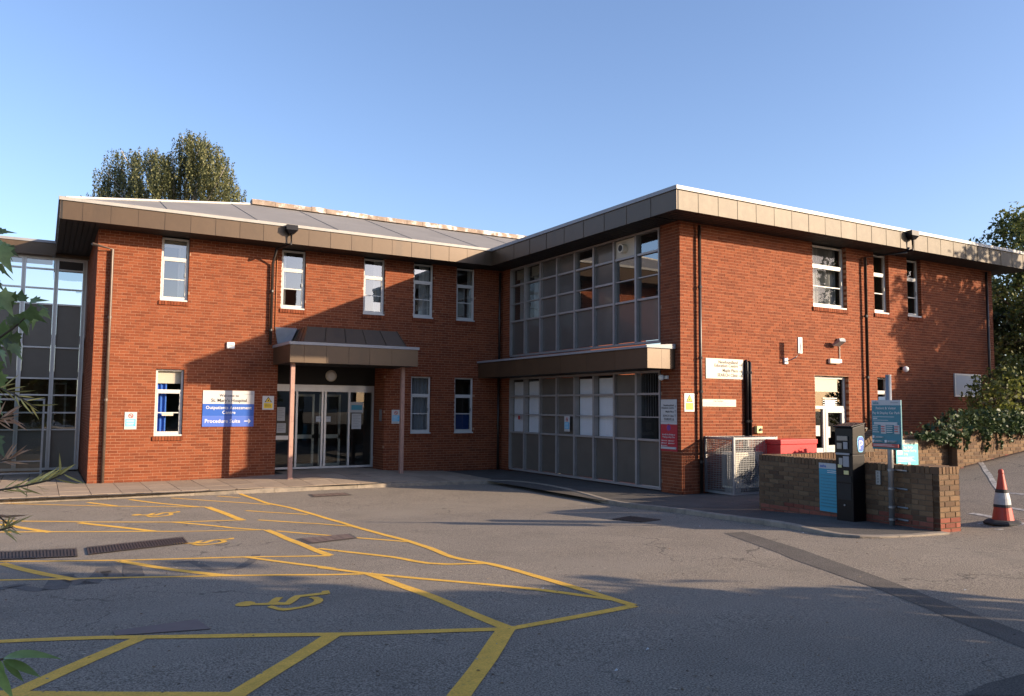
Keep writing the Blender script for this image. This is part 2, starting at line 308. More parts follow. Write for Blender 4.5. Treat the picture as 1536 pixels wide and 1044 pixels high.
# paving slabs in front of the left block
pav = thing('paving', (-7, 7, 0), None, None, kind='structure')
xk = [p[0] for p in KI if p[1] > 4.9]; yk = [p[1] for p in KI if p[1] > 4.9]
def kerby(x): return float(np.interp(x, xk, yk))
sx = .615
for i in range(-3, 17):
    x0 = -12.5+i*sx; x1 = x0+sx-.012
    if x1 > -1.9: break
    yb = D-.02
    edges = [kerby(x0)+.01, 6.62, 7.58, yb] if x0 > -12 else [kerby(x0)+.01, 6.62, 7.58, 8.5, 9.45, 10.4, 11.35, 12.3, 13.1]
    if -7.3 < x0 and x1 < -3.9: edges = edges[:-1]+[8.55, 9.5]
    for k in range(len(edges)-1):
        y0, y1 = edges[k], edges[k+1]-.012
        if x0 > -3.2 and k == 2 and False: continue
        j = lambda: random.uniform(-.0035, .0035)
        c = [(x0, y0), (x1, y0), (x1, y1), (x0, y1)]; top = [(x, y, pave(x, y)+.008+j()) for x, y in c]
        mb = MB(); mb.mesh([(x, y, z-.05) for x, y, z in top]+top, [(4, 5, 6, 7), (0, 1, 5, 4), (1, 2, 6, 5), (2, 3, 7, 6), (3, 0, 4, 7)]); mb.build('paving_slab', 'slab', pav)
mb = MB()
for i in range(12):
    x = -15.0+i*.9
    mb.poly([(a, b, pave(a, b)-.002) for a, b in ((x, 5.5), (x+.9, 5.5), (x+.9, YLINK if x < XL-.9 else D+1.1), (x, YLINK if x < XL-.9 else D+1.1))])
mb.build('paving_bed', 'soil', pav)
# ------------------------------------------------------------------ painted markings
marks = thing('parking_markings', (-9, -4, 0), None, None, kind='structure')
def strip(P, w, name, m, parent, lift=.004, ext=0., wob=.006):
    P = resample(P, .25)
    if len(P) < 2: return
    N = normals(P); mb = MB()
    for i in range(len(P)-1):
        q = []
        for j, s in ((i, -1), (i+1, -1), (i+1, 1), (i, 1)):
            ww = w*.57+wob*math.sin(j*7.3+s*2+w*91+P[0][0]*13); p = P[j]+s*ww*N[j]; q.append((p[0], p[1], road(*p)+lift))
        mb.poly(q)
    return mb.build(name, m, parent)
ZA = lambda x, y: (x/3.034, 700+y/3.034)
ZB = lambda x, y: (400+x/2.56, 700+y/2.56)
def tr(pts, zf): return [gz(*zf(*p))[:2] for p in pts]
LINES = [
 (ZB, [(-109, 102), (0, 140), (100, 160), (270, 210), (380, 243), (540, 285), (620, 310), (700, 345), (760, 358), (850, 372), (960, 400), (1100, 440), (1250, 486), (1330, 510), (1410, 533)], .085),
 (ZB, [(1415, 535), (1200, 575), (935, 624)], .085),
 (ZB, [(922, 624), (830, 755), (735, 890), (690, 960)], .125),
 (ZA, [(-200, 806), (0, 797), (520, 778), (1000, 772), (1517, 765), (1900, 752), (2315, 741)], .085),
 (ZA, [(1110, 411), (1517, 465)], .075),
 (ZB, [(200, 388), (380, 410), (600, 432), (1060, 475), (1340, 513)], .075),
 (ZB, [(385, 410), (520, 458), (740, 545), (890, 606), (930, 622)], .095),
 (ZA, [(-200, 521), (0, 517), (500, 507), (1000, 497), (1517, 492), (1660, 488)], .075),
 (ZA, [(-200, 434), (0, 432), (550, 427), (1100, 412), (1505, 406)], .08),
 (ZA, [(1215, 288), (1300, 325), (1500, 405)], .10),
 (ZB, [(40, 247), (160, 258), (330, 272), (555, 290)], .075),
 (ZB, [(200, 315), (330, 330), (500, 350), (600, 370), (700, 376), (860, 372)], .08),
 (ZB, [(-32, 205), (0, 207), (180, 218), (330, 230)], .07),
 (ZB, [(-80, 169), (0, 175), (160, 184)], .07),
 (ZA, [(-200, 247), (0, 247), (380, 252), (800, 253), (1105, 243)], .075),
 (ZA, [(790, 253), (1000, 272), (1180, 288)], .08),
 (ZA, [(-200, 299), (0, 298), (700, 295), (1205, 288)], .075),
 (ZA, [(0, 262), (110, 280), (230, 299)], .11), (ZA, [(360, 256), (540, 276), (700, 294)], .11),
 (ZA, [(20, 168), (400, 178), (560, 181), (940, 184)], .07), (ZA, [(400, 163), (530, 180)], .09), (ZA, [(590, 150), (720, 167), (900, 183)], .09), (ZA, [(945, 184), (1020, 212), (1105, 245)], .12),
 (ZA, [(780, 143), (1000, 158), (1230, 173)], .07), (ZA, [(990, 134), (1090, 142)], .07),
 (ZA, [(545, 430), (740, 463), (960, 490), (1040, 497)], .10), (ZA, [(0, 440), (100, 466), (200, 490), (345, 515)], .10),
 (ZA, [(640, 780), (350, 905), (60, 1032)], .105), (ZA, [(1512, 768), (1300, 900), (1060, 1052)], .11),
 (ZA, [(-100, 1034), (0, 1035), (500, 1037), (1040, 1042)], .085)]
for zf, pts, w in LINES: strip(tr(pts, zf), w, 'painted_line', 'yellow_paint', marks, lift=random.uniform(.0028, .0042))
# wheelchair symbols: strokes traced on the ground once, repeated in the next bays
ZS_ = lambda x, y: (340+x/9.035, 875+y/9.035)
SYM = [[(108, 298), (160, 270), (250, 250), (330, 248), (390, 262), (380, 282), (300, 312), (190, 318), (125, 312)],
 [(350, 280), (560, 270), (620, 220), (665, 198), (770, 192), (740, 215), (690, 262), (790, 265), (850, 210), (920, 172), (1050, 158), (1290, 130), (1285, 112), (1380, 100), (1405, 140), (1390, 150), (1130, 178), (1000, 192), (950, 235), (890, 275), (850, 296), (500, 300), (350, 300)],
 [(545, 330), (600, 308), (640, 312), (700, 335), (780, 346), (860, 340), (980, 325), (1100, 295), (1170, 262), (1190, 235), (1150, 212), (1110, 205), (1150, 188), (1240, 190), (1300, 215), (1312, 240), (1270, 275), (1180, 305), (1000, 345), (860, 370), (770, 380), (700, 372), (620, 350)]]
G = [tr(p, ZS_) for p in SYM]; c0 = gz(424, 901.6)[:2]
for (cx, cy) in ((424, 901.6), (303.5, 813.2), (232, 771.5)):
    off = gz(cx, cy)[:2]-c0; mb = MB()
    for k, P in enumerate(G): mb.poly([(p[0]+off[0], p[1]+off[1], road(*(p+off))+.0045+.0006*k) for p in P])
    mb.build('wheelchair_symbol', 'yellow_paint', marks)
# burnt-off lettering, trench patch, white bay lines
for pts, w in (([(-20, 560), (60, 548), (115, 535)], .16), ([(60, 545), (190, 565)], .13), ([(245, 560), (275, 520), (290, 490)], .2), ([(290, 500), (400, 540), (450, 500), (480, 460)], .16), ([(475, 462), (550, 515)], .16), ([(600, 440), (610, 500)], .18), ([(780, 440), (870, 430), (960, 470), (1080, 465), (1150, 430), (1165, 400)], .10)):
    strip(tr(pts, ZA), w, 'burnt_mark', 'burnt_mark', marks, lift=.0022)
ZC = lambda x, y: (900+x/2.415, 740+y/2.415)
tl, tr_ = tr([(450, 145), (700, 240), (1000, 345), (1300, 468), (1536, 562), (1750, 660)], ZC), tr([(520, 140), (790, 225), (1050, 318), (1330, 428), (1536, 505), (1760, 590)], ZC)
mb = MB(); La, Lb = resample(tl, .3), resample(tr_, .3); n = min(len(La), len(Lb)); La = resample(tl, 9.0/n if False else .3)
m_ = 24
def nres(P, n):
    P = [np.array(p) for p in P]; d = [0]+list(np.cumsum([np.linalg.norm(b-a) for a, b in zip(P, P[1:])])); A = np.array(P); return [np.array([np.interp(s, d, A[:, k]) for k in range(2)]) for s in np.linspace(0, d[-1], n+1)]
La, Lb = nres(tl, m_), nres(tr_, m_)
for i in range(m_): mb.poly([(p[0], p[1], road(*p)+.0035) for p in (La[i], La[i+1], Lb[i+1], Lb[i])])
struct(link('trench_patch', mb.data('trench_patch'), 'asphalt_dark'))
Lc = tr([(1310, 734), (1400, 690), (1536, 655), (1536, 734)], ZC); mb = MB(); mb.poly([(p[0], p[1], road(*p)+.003) for p in Lc]); struct(link('patch', mb.data('patch'), 'asphalt_dark'))
for pts, w in (([(1456, 717), (1500, 723), (1560, 729)], .09), ([(1456, 726), (1560, 730)], .07), ([(1458, 733), (1500, 738), (1560, 744)], .08), ([(1456, 770), (1490, 776)], .09), ([(1456, 788), (1484, 787)], .07), ([(1494, 795), (1520, 790), (1560, 783)], .09), ([(1515, 762), (1560, 770)], .08)):
    strip([gz(*p)[:2] for p in pts], w, 'painted_line', 'white_paint', marks)
for (u, v) in ((1448, 886), (900, 888), (925, 1007), (815, 884), (1050, 790), (1205, 800), (1280, 795), (972, 975), (880, 762)):   # litter
    p = gz(u, v); w = .02
    mb = MB(); mb.mesh([(p[0]-w, p[1], p[2]+.004), (p[0], p[1]-w*.6, p[2]+.01), (p[0]+w, p[1]+.01, p[2]+.004), (p[0]+.005, p[1]+w*.5, p[2]+.016)], [(0, 1, 2), (0, 1, 3), (1, 2, 3), (0, 3, 2)])
    o = mb.build('litter', 'paper'); tag(o, 'small scrap of pale litter lying on the tarmac', 'litter', 'scraps of litter on the tarmac')
# grit and fallen leaves gathered along the kerb and wall foot (uncountable)
lp = []
for i, p in enumerate(Kf):
    for _ in range(9): q = p-NK[i]*abs(rng.normal(0, .16))+rng.normal(0, .1, 2)*.6; lp.append((q[0], q[1], road(*q)+.008))
for _ in range(260): x = rng.uniform(XL, -.3); y = D-abs(rng.normal(0, .12))-.03; lp.append((x, y, pave(x, y)+.016))
for _ in range(500): u, v = rng.uniform(0, 1536), rng.uniform(770, 1040); q = gz(u, v); lp.append((q[0], q[1], q[2]+.006))
LITTER = lp
# drains and covers
def cover(name, corners, label, cat, bars=True, nb=14, m='iron'):
    P = [gz(*c)[:2] for c in corners]; c = sum(P)/4
    t = thing(name, (c[0], c[1], road(*c)), label, cat)
    fr = MB(); lerp = lambda a, b: P[0]*(1-a)*(1-b)+P[1]*a*(1-b)+P[2]*a*b+P[3]*(1-a)*b
    q3 = lambda a, b, h: (lambda p: (p[0], p[1], road(*p)+h))(lerp(a, b))
    if bars:
        for i in range(20): fr.poly([q3(i/20, 0, .004), q3((i+1)/20, 0, .004), q3((i+1)/20, 1, .004), q3(i/20, 1, .004)])
        fr.build('recess', 'burnt_mark', t)
        for i in range(nb):
            a0, a1 = (i+.12)/nb, (i+.72)/nb; b = MB(); b.mesh([q3(a0, .06, .004), q3(a1, .06, .004), q3(a1, .94, .004), q3(a0, .94, .004), q3(a0, .06, .014), q3(a1, .06, .014), q3(a1, .94, .014), q3(a0, .94, .014)], [(4, 5, 6, 7), (0, 1, 5, 4), (1, 2, 6, 5), (2, 3, 7, 6), (3, 0, 4, 7)]); b.build('grate_bar', 'iron', t)
        e = MB()
        for (a0, a1, b0, b1) in ((0, 1, 0, .06), (0, 1, .94, 1)): e.poly([q3(a0, b0, .016), q3(a1, b0, .016), q3(a1, b1, .016), q3(a0, b1, .016)])
        e.build('rim', 'iron', t)
    else:
        fr.poly([q3(0, 0, .006), q3(1, 0, .006), q3(1, 1, .006), q3(0, 1, .006)]); fr.build('frame', 'asphalt_dark', t)
        b = MB(); b.poly([q3(.06, .06, .011), q3(.94, .06, .011), q3(.94, .94, .011), q3(.06, .94, .011)]); b.build('lid', 'lid', t)
        for i in range(5):
            for j in range(4):
                b = MB(); a0, b0 = .1+.16*i, .1+.2*j; b.poly([q3(a0, b0, .014), q3(a0+.11, b0, .014), q3(a0+.11, b0+.13, .014), q3(a0, b0+.13, .014)]); b.build('raised_stud', 'lid_stud', t)
    return t
cover('drain_grating', (ZA(-120, 432), ZA(355, 412), ZA(350, 374), ZA(-120, 395)), 'long iron drain grating at the left edge of the picture', 'drain', nb=30)
cover('drain_grating', (ZA(400, 404), ZA(860, 350), ZA(835, 322), ZA(392, 370)), 'long iron drain grating ending at the middle wheelchair symbol', 'drain', nb=34)
cover('manhole_cover', (ZB(165, 298), ZB(350, 276), ZB(320, 258), ZB(115, 278)), 'square iron manhole cover crossed by a yellow bay line', 'manhole cover', bars=False)
cover('manhole_cover', (ZB(175, 118), ZB(330, 110), ZB(300, 100), ZB(160, 107)), 'small manhole cover in a pale frame in front of the entrance', 'manhole cover', bars=False)
cover('gully_grate', (ZC(40, 95), ZC(150, 106), ZC(225, 97), ZC(110, 84)), 'gully grate in the road below the curved kerb', 'drain', nb=9)
P = [gz(*ZA(*p)) for p in ((525, 772), (958, 742), (895, 698), (512, 752))]; mb = MB(); mb.mesh([(p[0], p[1], p[2]+.003) for p in P]+[(p[0], p[1], p[2]+.008) for p in P], [(4, 5, 6, 7), (0, 1, 5, 4), (1, 2, 6, 5), (2, 3, 7, 6), (3, 0, 4, 7)])
tag(mb.build('steel_plate', 'plate'), 'flat rusty steel plate set in the tarmac beside the nearest bay line', 'plate')
# ------------------------------------------------------------------ brickwork
CRS, BL, BH, JT = .075, .215, .065, .010
BLD = thing('hospital_building', (-1, 4, 0), 'two-storey red brick hospital building with brown fascias and an entrance canopy', 'building')
BRICKS = []    # (score, wall object, T, a0, a1, z0, tint)
def brick_wall(name, T, a0, a1, z0, z1, holes, mortar='red_mortar', phase=0., thick=.25, ends=(0, 0)):
    """mortar body with openings (a part) + bricks collected for placing"""
    As = sorted(set([a0, a1]+[h[k] for h in holes for k in (0, 1)])); Zs = sorted(set([z0, z1]+[h[k] for h in holes for k in (2, 3)]))
    As = [a for a in As if a0 <= a <= a1]; Zs = [z for z in Zs if z0 <= z <= z1]; mb = MB()
    for i in range(len(As)-1):
        for j in range(len(Zs)-1):
            ca, cz = (As[i]+As[i+1])/2, (Zs[j]+Zs[j+1])/2
            if any(h[0] < ca < h[1] and h[2] < cz < h[3] for h in holes): continue
            hit = lambda a, z: any(h[0] < a < h[1] and h[2] < z < h[3] for h in holes) or not a0 < a < a1
            e0, e1 = (.006 if hit(As[i]-.01, cz) else 0), (.006 if hit(As[i+1]+.01, cz) else 0)
            pbox(T, As[i]+e0, As[i+1]-e1, -thick, -.005, Zs[j]+(.004 if hit(ca, Zs[j]-.01) else 0), Zs[j+1]-(.004 if hit(ca, Zs[j+1]+.01) else 0), mb)
    w = link(name, mb.data(name), mortar, BLD)
    nrow = int(math.ceil((z1-z0)/CRS)); out = []
    for r in range(nrow):
        zb = z0+r*CRS; ze = min(zb+BH, z1); zc = zb+BH/2
        if ze-zb < .02: continue
        iv = [(a0, a1)]
        for h in holes:
            ov = min(ze, h[3])-max(zb, h[2])
            if ov > .55*(ze-zb):
                nv = []
                for s, e in iv:
                    if h[1] <= s or h[0] >= e: nv.append((s, e)); continue
                    if h[0]-s > .02: nv.append((s, h[0]))
                    if e-h[1] > .02: nv.append((h[1], e))
                iv = nv
        off = phase+(r % 2)*.1125+(.056 if r % 7 == 3 else 0)
        for s, e in iv:
            k = math.floor((s-off)/.225); x = off+k*.225
            while x < e:
                b0, b1 = max(s, x), min(e, x+BL)
                if b1-b0 > .035: out.append((b0, b1, zb, ze))
                x += .225
    for b in out: BRICKS.append((w, T)+b)
    return w
UPW = [(-10.35, -9.66), (-7.19, -6.50), (-4.75, -4.07), (-3.13, -2.45), (-1.65, -.98)]
LOW = [(-10.37, -9.68), (-3.16, -2.48), (-1.67, -.99)]
hA = [(a, b, 4.66, ZS+.2) for a, b in UPW]+[(a, b, 1.09, 2.935) for a, b in LOW]+[(-7.22, -4.02, -.2, 3.15)]
brick_wall('brick_wall', TA, XL, 0, 0, ZS+.1, hA)
hB = [(.70, 7.98, -.1, 2.94), (.70, 7.98, 3.3, ZS+.2)]
brick_wall('brick_wall', TB, .108, D, 0, ZS+.1, hB, phase=.05)
hC = [(4.68, 6.06, 4.66, ZS+.2), (7.25, 7.93, 4.66, ZS+.2), (8.79, 9.45, 4.66, ZS+.2), (4.68, 6.05, -.1, 2.90), (7.29, 7.87, 1.6, 2.93)]
brick_wall('brick_wall', TC, 0, XR, 0, ZS+.1, hC, phase=.11)
brick_wall('brick_wall', TW, D+.108, YLINK, 0, ZS+.1, [], phase=.02)
TR1 = lambda a, d, z: (-4.02-d, a, z)
brick_wall('brick_wall', TR1, D+.108, 9.42, 0, 3.2, [], phase=.07, thick=.12)
# plain unseen walls
mb = MB(); mb.box(XR-.25, XR-.02, .02, 12, 0, ZS+.1); mb.box(XL+.02, XR-.25, 16.8, 17, 0, ZS+.1); mb.box(XL+.01, XL+.24, YLINK, 17, 0, ZS+.1)
link('rear_wall', mb.data('rear_wall'), 'red_brick', BLD)
q = MB(); q.box(-.1, .24, D+.012, D+.24, 0, ZS+.1); link('corner_filler', q.data('corner_filler'), 'red_mortar', BLD)  # unseen filler added in the inner corner to close a gap that showed light
# choose the 300 bricks that show largest as parts, the rest stay joined
sc = []
for i, (w, T, b0, b1, zb, ze) in enumerate(BRICKS):
    c = [proj(T(a, 0, z)) for a, z in ((b0, zb), (b1, zb), (b1, ze), (b0, ze))]
    if b1-b0 < BL-.002 or ze-zb < BH-.002 or any(not (4 < p[0] < 1532 and 4 < p[1] < 1040 and p[2] > 0) for p in c): sc.append(0); continue
    ar = abs(sum(c[k][0]*c[(k+1) % 4][1]-c[(k+1) % 4][0]*c[k][1] for k in range(4)))/2
    if T is TC and (1150 < c[0][0] or (1060 < c[0][0] and c[0][1] > 650)) and c[0][1] > 645: ar *= .01   # behind the cage and the low wall
    sc.append(ar)
top = set(np.argsort(sc)[-300:].tolist())
def brick_geo(mb, T, b0, b1, zb, ze, dj, tint):
    p = [T(a, d, z) for a, d, z in ((b0, dj, zb), (b1, dj, zb), (b1, dj, ze), (b0, dj, ze), (b0, -.1, zb), (b1, -.1, zb), (b1, -.1, ze), (b0, -.1, ze))]
    mb.mesh(p, [(0, 1, 2, 3), (0, 4, 5, 1), (1, 5, 6, 2), (2, 6, 7, 3), (3, 7, 4, 0)], tint)
rest = {}; shared = {}
for i, (w, T, b0, b1, zb, ze) in enumerate(BRICKS):
    dj = random.uniform(-.0015, .002); tn = random.random()
    if i in top:
        key = id(T)
        if key not in shared:
            m0 = MB(); o0 = Vector(T(0, 0, 0)); brick_geo(m0, T, -BL/2, BL/2, 0, BH, 0, 0.); m0.v = [tuple(Vector(q)-o0) for q in m0.v]; shared[key] = m0.data('brick', True)
        link('brick', shared[key], 'red_brick', w, T((b0+b1)/2, dj, zb))
    else: brick_geo(rest.setdefault(w.name, (w, MB()))[1], T, b0, b1, zb, ze, dj, tn)
for w, mb in rest.values(): o = link('brickwork', mb.data('brickwork', True), 'red_brick', w); o['kind'] = 'stuff'
# ------------------------------------------------------------------ windows
def rect_frame(mb, T, a0, a1, z0, z1, w, d0, d1):
    for q in ((a0, a1, z0, z0+w), (a0, a1, z1-w, z1), (a0, a0+w, z0+w, z1-w), (a1-w, a1, z0+w, z1-w)): pbox(T, q[0], q[1], d0, d1, q[2], q[3], mb)
def curtain_mesh(T, a0, a1, z0, z1, d, amp=.03, n=26, wl=.11):
    mb = MB(); 
    for i in range(n):
        p, q = a0+(a1-a0)*i/n, a0+(a1-a0)*(i+1)/n; f = lambda a: d+amp*math.sin(a*2*math.pi/wl)+.3*amp*math.sin(a*23)
        mb.poly([T(p, f(p), z0), T(q, f(q), z0), T(q, f(q), z1), T(p, f(p), z1)])
    return mb
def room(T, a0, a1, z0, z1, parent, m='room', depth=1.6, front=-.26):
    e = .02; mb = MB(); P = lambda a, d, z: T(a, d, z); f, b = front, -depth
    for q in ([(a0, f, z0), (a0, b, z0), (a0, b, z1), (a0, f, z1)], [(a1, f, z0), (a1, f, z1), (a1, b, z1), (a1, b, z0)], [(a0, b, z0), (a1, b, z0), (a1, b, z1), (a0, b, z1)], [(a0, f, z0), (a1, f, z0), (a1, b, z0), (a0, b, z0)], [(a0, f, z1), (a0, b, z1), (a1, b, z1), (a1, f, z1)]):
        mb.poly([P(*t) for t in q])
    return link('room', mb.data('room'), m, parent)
def window(T, a0, a1, z0, z1, frame='frame_white', cur=None, gl='glass', blind=0., sill=True, curm='curtain', rec=.09):
    fr = MB(); w = .05; rect_frame(fr, T, a0+.006, a1-.006, z0, z1-.004, w, -rec-.06, -rec)
    h = z1-z0; zt_, zm = z0+h*.665, z0+h*.333
    pbox(T, a0+w, a1-w, -rec-.055, -rec+.012, zt_-.035, zt_+.035, fr)            # transom
    pbox(T, a0+w, a1-w, -rec-.05, -rec-.008, zm-.013, zm+.013, fr)               # glazing bar
    pbox(T, a0-.0, a1+.0, -rec-.02, -.012, z0-.035, z0+.004, fr)                  # cill
    o = link('window', fr.data('window'), frame, BLD)
    rect_frame(s := MB(), T, a0+w, a1-w, z0+w, zt_-.035, .032, -rec-.05, -rec+.006); link('sash', s.data('sash'), frame, o)
    for (lo, hi) in ((z0+w+.03, zm-.013), (zm+.013, zt_-.066), (zt_+.035, z1-w)):
        g = MB(); d = -rec-.03; g.poly([T(a0+w+.02, d, lo), T(a1-w-.02, d, lo), T(a1-w-.02, d, hi), T(a0+w+.02, d, hi)]); link('pane', g.data('pane'), gl, o)
    hd = MB(); pbox(T, a1-w-.05, a1-w-.02, -rec+.006, -rec+.03, zm+.08, zm+.18, hd); link('handle', hd.data('handle'), 'galv', o)
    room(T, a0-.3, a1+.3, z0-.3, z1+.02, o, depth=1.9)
    for (c0, c1) in (cur or []): link('curtain', curtain_mesh(T, a0+(a1-a0)*c0, a0+(a1-a0)*c1, z0+.03, z1-.02, -rec-.2).data('curtain'), curm, o)
    if blind: b = MB(); pbox(T, a0+w, a1-w, -rec-.13, -rec-.12, z1-h*blind, z1-w, b); link('blind', b.data('blind'), 'blind_cream', o)
    if sill:
        n = max(3, round((a1-a0+.06)/.075)); 
        for i in range(n):
            s0 = a0-.03+(a1-a0+.06)*i/n; sb = MB(); p = [T(a, d, z) for a, d, z in ((s0, -.1, z0-.145), (s0+.066, -.1, z0-.145), (s0, .036, z0-.148), (s0+.066, .036, z0-.148), (s0, -.1, z0-.03), (s0+.066, -.1, z0-.03), (s0, .036, z0-.045), (s0+.066, .036, z0-.045))]
            sb.mesh(p, [(0, 1, 3, 2), (4, 6, 7, 5), (2, 3, 7, 6), (0, 2, 6, 4), (1, 5, 7, 3)], random.random()); link('sill_brick', sb.data('sill_brick', True), 'red_brick', o)
    return o
CURS = [[(.66, .98)], [(.04, .26)], [(.6, .98)], [(.42, .92)], [(.80, .99)]]
for (a, b), c in zip(UPW, CURS): window(TA, a, b, 4.775, 6.44, cur=c, blind=.14 if c[0][0] == .66 else 0)
window(TA, *LOW[0], 1.205, 2.935, cur=[(.03, .45)], curm='curtain_blue', gl='glass_clear', blind=.22)
window(TA, *LOW[1], 1.205, 2.935, cur=[(.02, .98)], gl='glass_dark', curm='blind_white')
o3 = window(TA, *LOW[2], 1.205, 2.935, gl='glass_dark'); b = MB(); pbox(TA, LOW[2][0]+.05, LOW[2][1]-.05, -.24, -.23, 1.25, 1.80, b); link('blind', b.data('blind'), 'curtain_blue', o3)
window(TC, 4.68, 6.06, 4.775, 6.44, cur=[(.02, .98)], curm='blind_grey', rec=.125, gl='glass_wing'); window(TC, 7.25, 7.93, 4.775, 6.44, cur=[(.05, .5)], rec=.125, gl='glass_wing', curm='blind_grey'); window(TC, 8.79, 9.45, 4.775, 6.44, cur=[(.1, .7)], rec=.125, gl='glass_wing', curm='blind_grey')
window(TC, 7.29, 7.87, 1.7, 2.93, rec=.125, sill=False, gl='glass_wing')
p = MB(); pbox(TA, LOW[0][0]+.19, LOW[0][0]+.47, -.102, -.099, 1.70, 1.79, p); link('paper_note', p.data('note'), 'blind_cream', bpy.data.objects['window.005'])
# boarded panel at the right end of the wing
bp = thing('wall_panel', (11.6, 0, 2.4), 'flat grey board in a white frame on the brick wall beside the right-hand bush', 'panel')
pbox(TC, 10.98, 12.28, .002, .03, 2.47, 3.09).build('board', 'paper', bp); f = MB(); rect_frame(f, TC, 10.94, 12.32, 2.43, 3.13, .045, .002, .045); f.build('frame', 'frame_white', bp)
# ------------------------------------------------------------------ glazed screens of the wing (8 bays)
Y0, Y1 = .71, 7.96; BAY = (Y1-Y0)/8
def gbay(i): return Y1-(i+1)*BAY, Y1-i*BAY          # bay 0 is the far one
def screen(z0, z1, lev, types, fm):
    fr = MB(); mw = .035
    pbox(TB, Y0, Y1, -.12, .02, z0, z0+.06, fr); pbox(TB, Y0, Y1, -.12, .02, z1-.05, z1, fr)
    for i in range(9): y = Y0+i*BAY; pbox(TB, max(Y0, y-mw), min(Y1, y+mw), -.12, .035, z0+.06, z1-.05, fr)
    s = link('glazed_screen', fr.data('glazed_screen'), fm, BLD)
    L = [z0+.06]+lev+[z1-.05]
    for i, ty in enumerate(types):
        a, b = gbay(i); a += mw; b -= mw
        for z in lev:
            thin = ty in 'wbfvx' and z == lev[1]; tb = MB()
            pbox(TB, a, b, -.09, .012 if not thin else -.01, z-(.014 if thin else .026), z+(.014 if thin else .026), tb); link('transom', tb.data('transom'), fm, s)
        for k in range(4):
            lo, hi = L[k]+.02, L[k+1]-.02; isg = ty in 'wbfvx' and k > 0; g = MB()
            if ty == 'v' and k == 3:
                pbox(TB, a, b, -.06, -.03, lo, hi, g); link('vent_board', g.data('vent_board'), 'blind_cream', s)
                c = Vector(TB((a+b)/2+.05, 0, (lo+hi)/2)); t = MB(); t.tube([c+Vector((.03, 0, 0)), c+Vector((-.12, 0, 0))], .12, 20); vo = link('vent_pipe', t.data('vent_pipe'), 'cream_plastic', s)
                t = MB(); t.tube([c+Vector((-.121, 0, 0)), c+Vector((-.125, 0, 0))], .085, 20); link('vent_opening', t.data('vent_opening'), 'ink_black', s); continue
            if isg:
                g.poly([TB(a, -.055, lo), TB(b, -.055, lo), TB(b, -.055, hi), TB(a, -.055, hi)]); link('pane', g.data('pane'), 'glass' if ty in 'wbv' else 'glass_clear', s)
            else:
                j = random.uniform(-.004, .004); g.poly([TB(a, -.05+j, lo), TB(b, -.05-j, lo), TB(b, -.05-j, hi), TB(a, -.05+j, hi)]); link('spandrel_panel', g.data('spandrel_panel'), 'spandrel' if z0 > 2 else 'spandrel_low', s)
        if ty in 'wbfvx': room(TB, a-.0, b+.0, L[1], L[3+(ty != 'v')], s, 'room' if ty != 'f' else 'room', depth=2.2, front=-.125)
        if ty == 'b': q = MB(); pbox(TB, a+.03, b-.03, -.2, -.19, z1-.36, z1-.06, q); link('blind', q.data('blind'), 'blind_cream', s); link('curtain', curtain_mesh(TB, a+.45, b-.02, L[1], L[3]+.4, -.3).data('curtain'), 'curtain', s)
        if ty == 'f': q = MB(); pbox(TB, a+.0, b-.0, -.16, -.15, L[1], L[3]+.45, q); link('blind', q.data('blind'), 'blind_white', s)
        if ty == 'x':
            for k in range(9):
                y = a+.04+k*(b-a-.08)/8; q = MB(); q.poly([TB(y-.03, -.2, L[2]), TB(y+.025, -.26, L[2]), TB(y+.025, -.26, z1-.08), TB(y-.03, -.2, z1-.08)]); link('blind_slat', q.data('blind_slat'), 'blind_white', s)
    return s
screen(3.60, 6.45, [4.73, 5.29, 5.88], 'bbppwpvw', 'frame_grey')
screen(.04, 2.925, [1.22, 1.78, 2.35], 'ffppffpx', 'frame_grey')
q = MB(); pbox(TB, 7.42, 7.52, -.05, -.046, 1.62, 1.74, q); link('notice', q.data('notice'), 'ink_red', bpy.data.objects['glazed_screen.001'])
# entrance
TE = lambda a, d, z: (a, 9.42-d, z)
ZE = .14; ent = link('entrance_doors', (lambda m: (rect_frame(m, TE, -7.2, -4.03, ZE, 2.62, .06, -.1, .0), [pbox(TE, x-.03, x+.03, -.09, .01, ZE+.06, 2.45, m) for x in (-6.42, -5.65, -5.56, -4.82)], pbox(TE, -7.14, -4.09, -.1, .03, 2.42, 2.56, m), m)[-1])(MB()).data('entrance_doors'), 'frame_alu', BLD)
for a, b in ((-7.14, -6.45), (-6.39, -5.68), (-5.53, -4.85), (-4.79, -4.09)):
    g = MB(); g.poly([TE(a, -.04, ZE+.06), TE(b, -.04, ZE+.06), TE(b, -.04, 2.43), TE(a, -.04, 2.43)]); link('door_pane', g.data('door_pane'), 'glass_door', ent)
for a, b in ((-6.39, -5.68), (-5.53, -4.85)):
    g = MB(); pbox(TE, a, b, -.75, -.7, 1.0, 1.12, g); rect_frame(g, TE, a, b, ZE+.03, 2.35, .07, -.75, -.7); link('inner_door', g.data('inner_door'), 'frame_alu', ent)
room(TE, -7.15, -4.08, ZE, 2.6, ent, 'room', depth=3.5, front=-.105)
q = MB(); pbox(TE, -7.22, -4.02, -.10, .02, 2.63, 3.2, q); link('door_header', q.data('door_header'), 'soffit', ent)
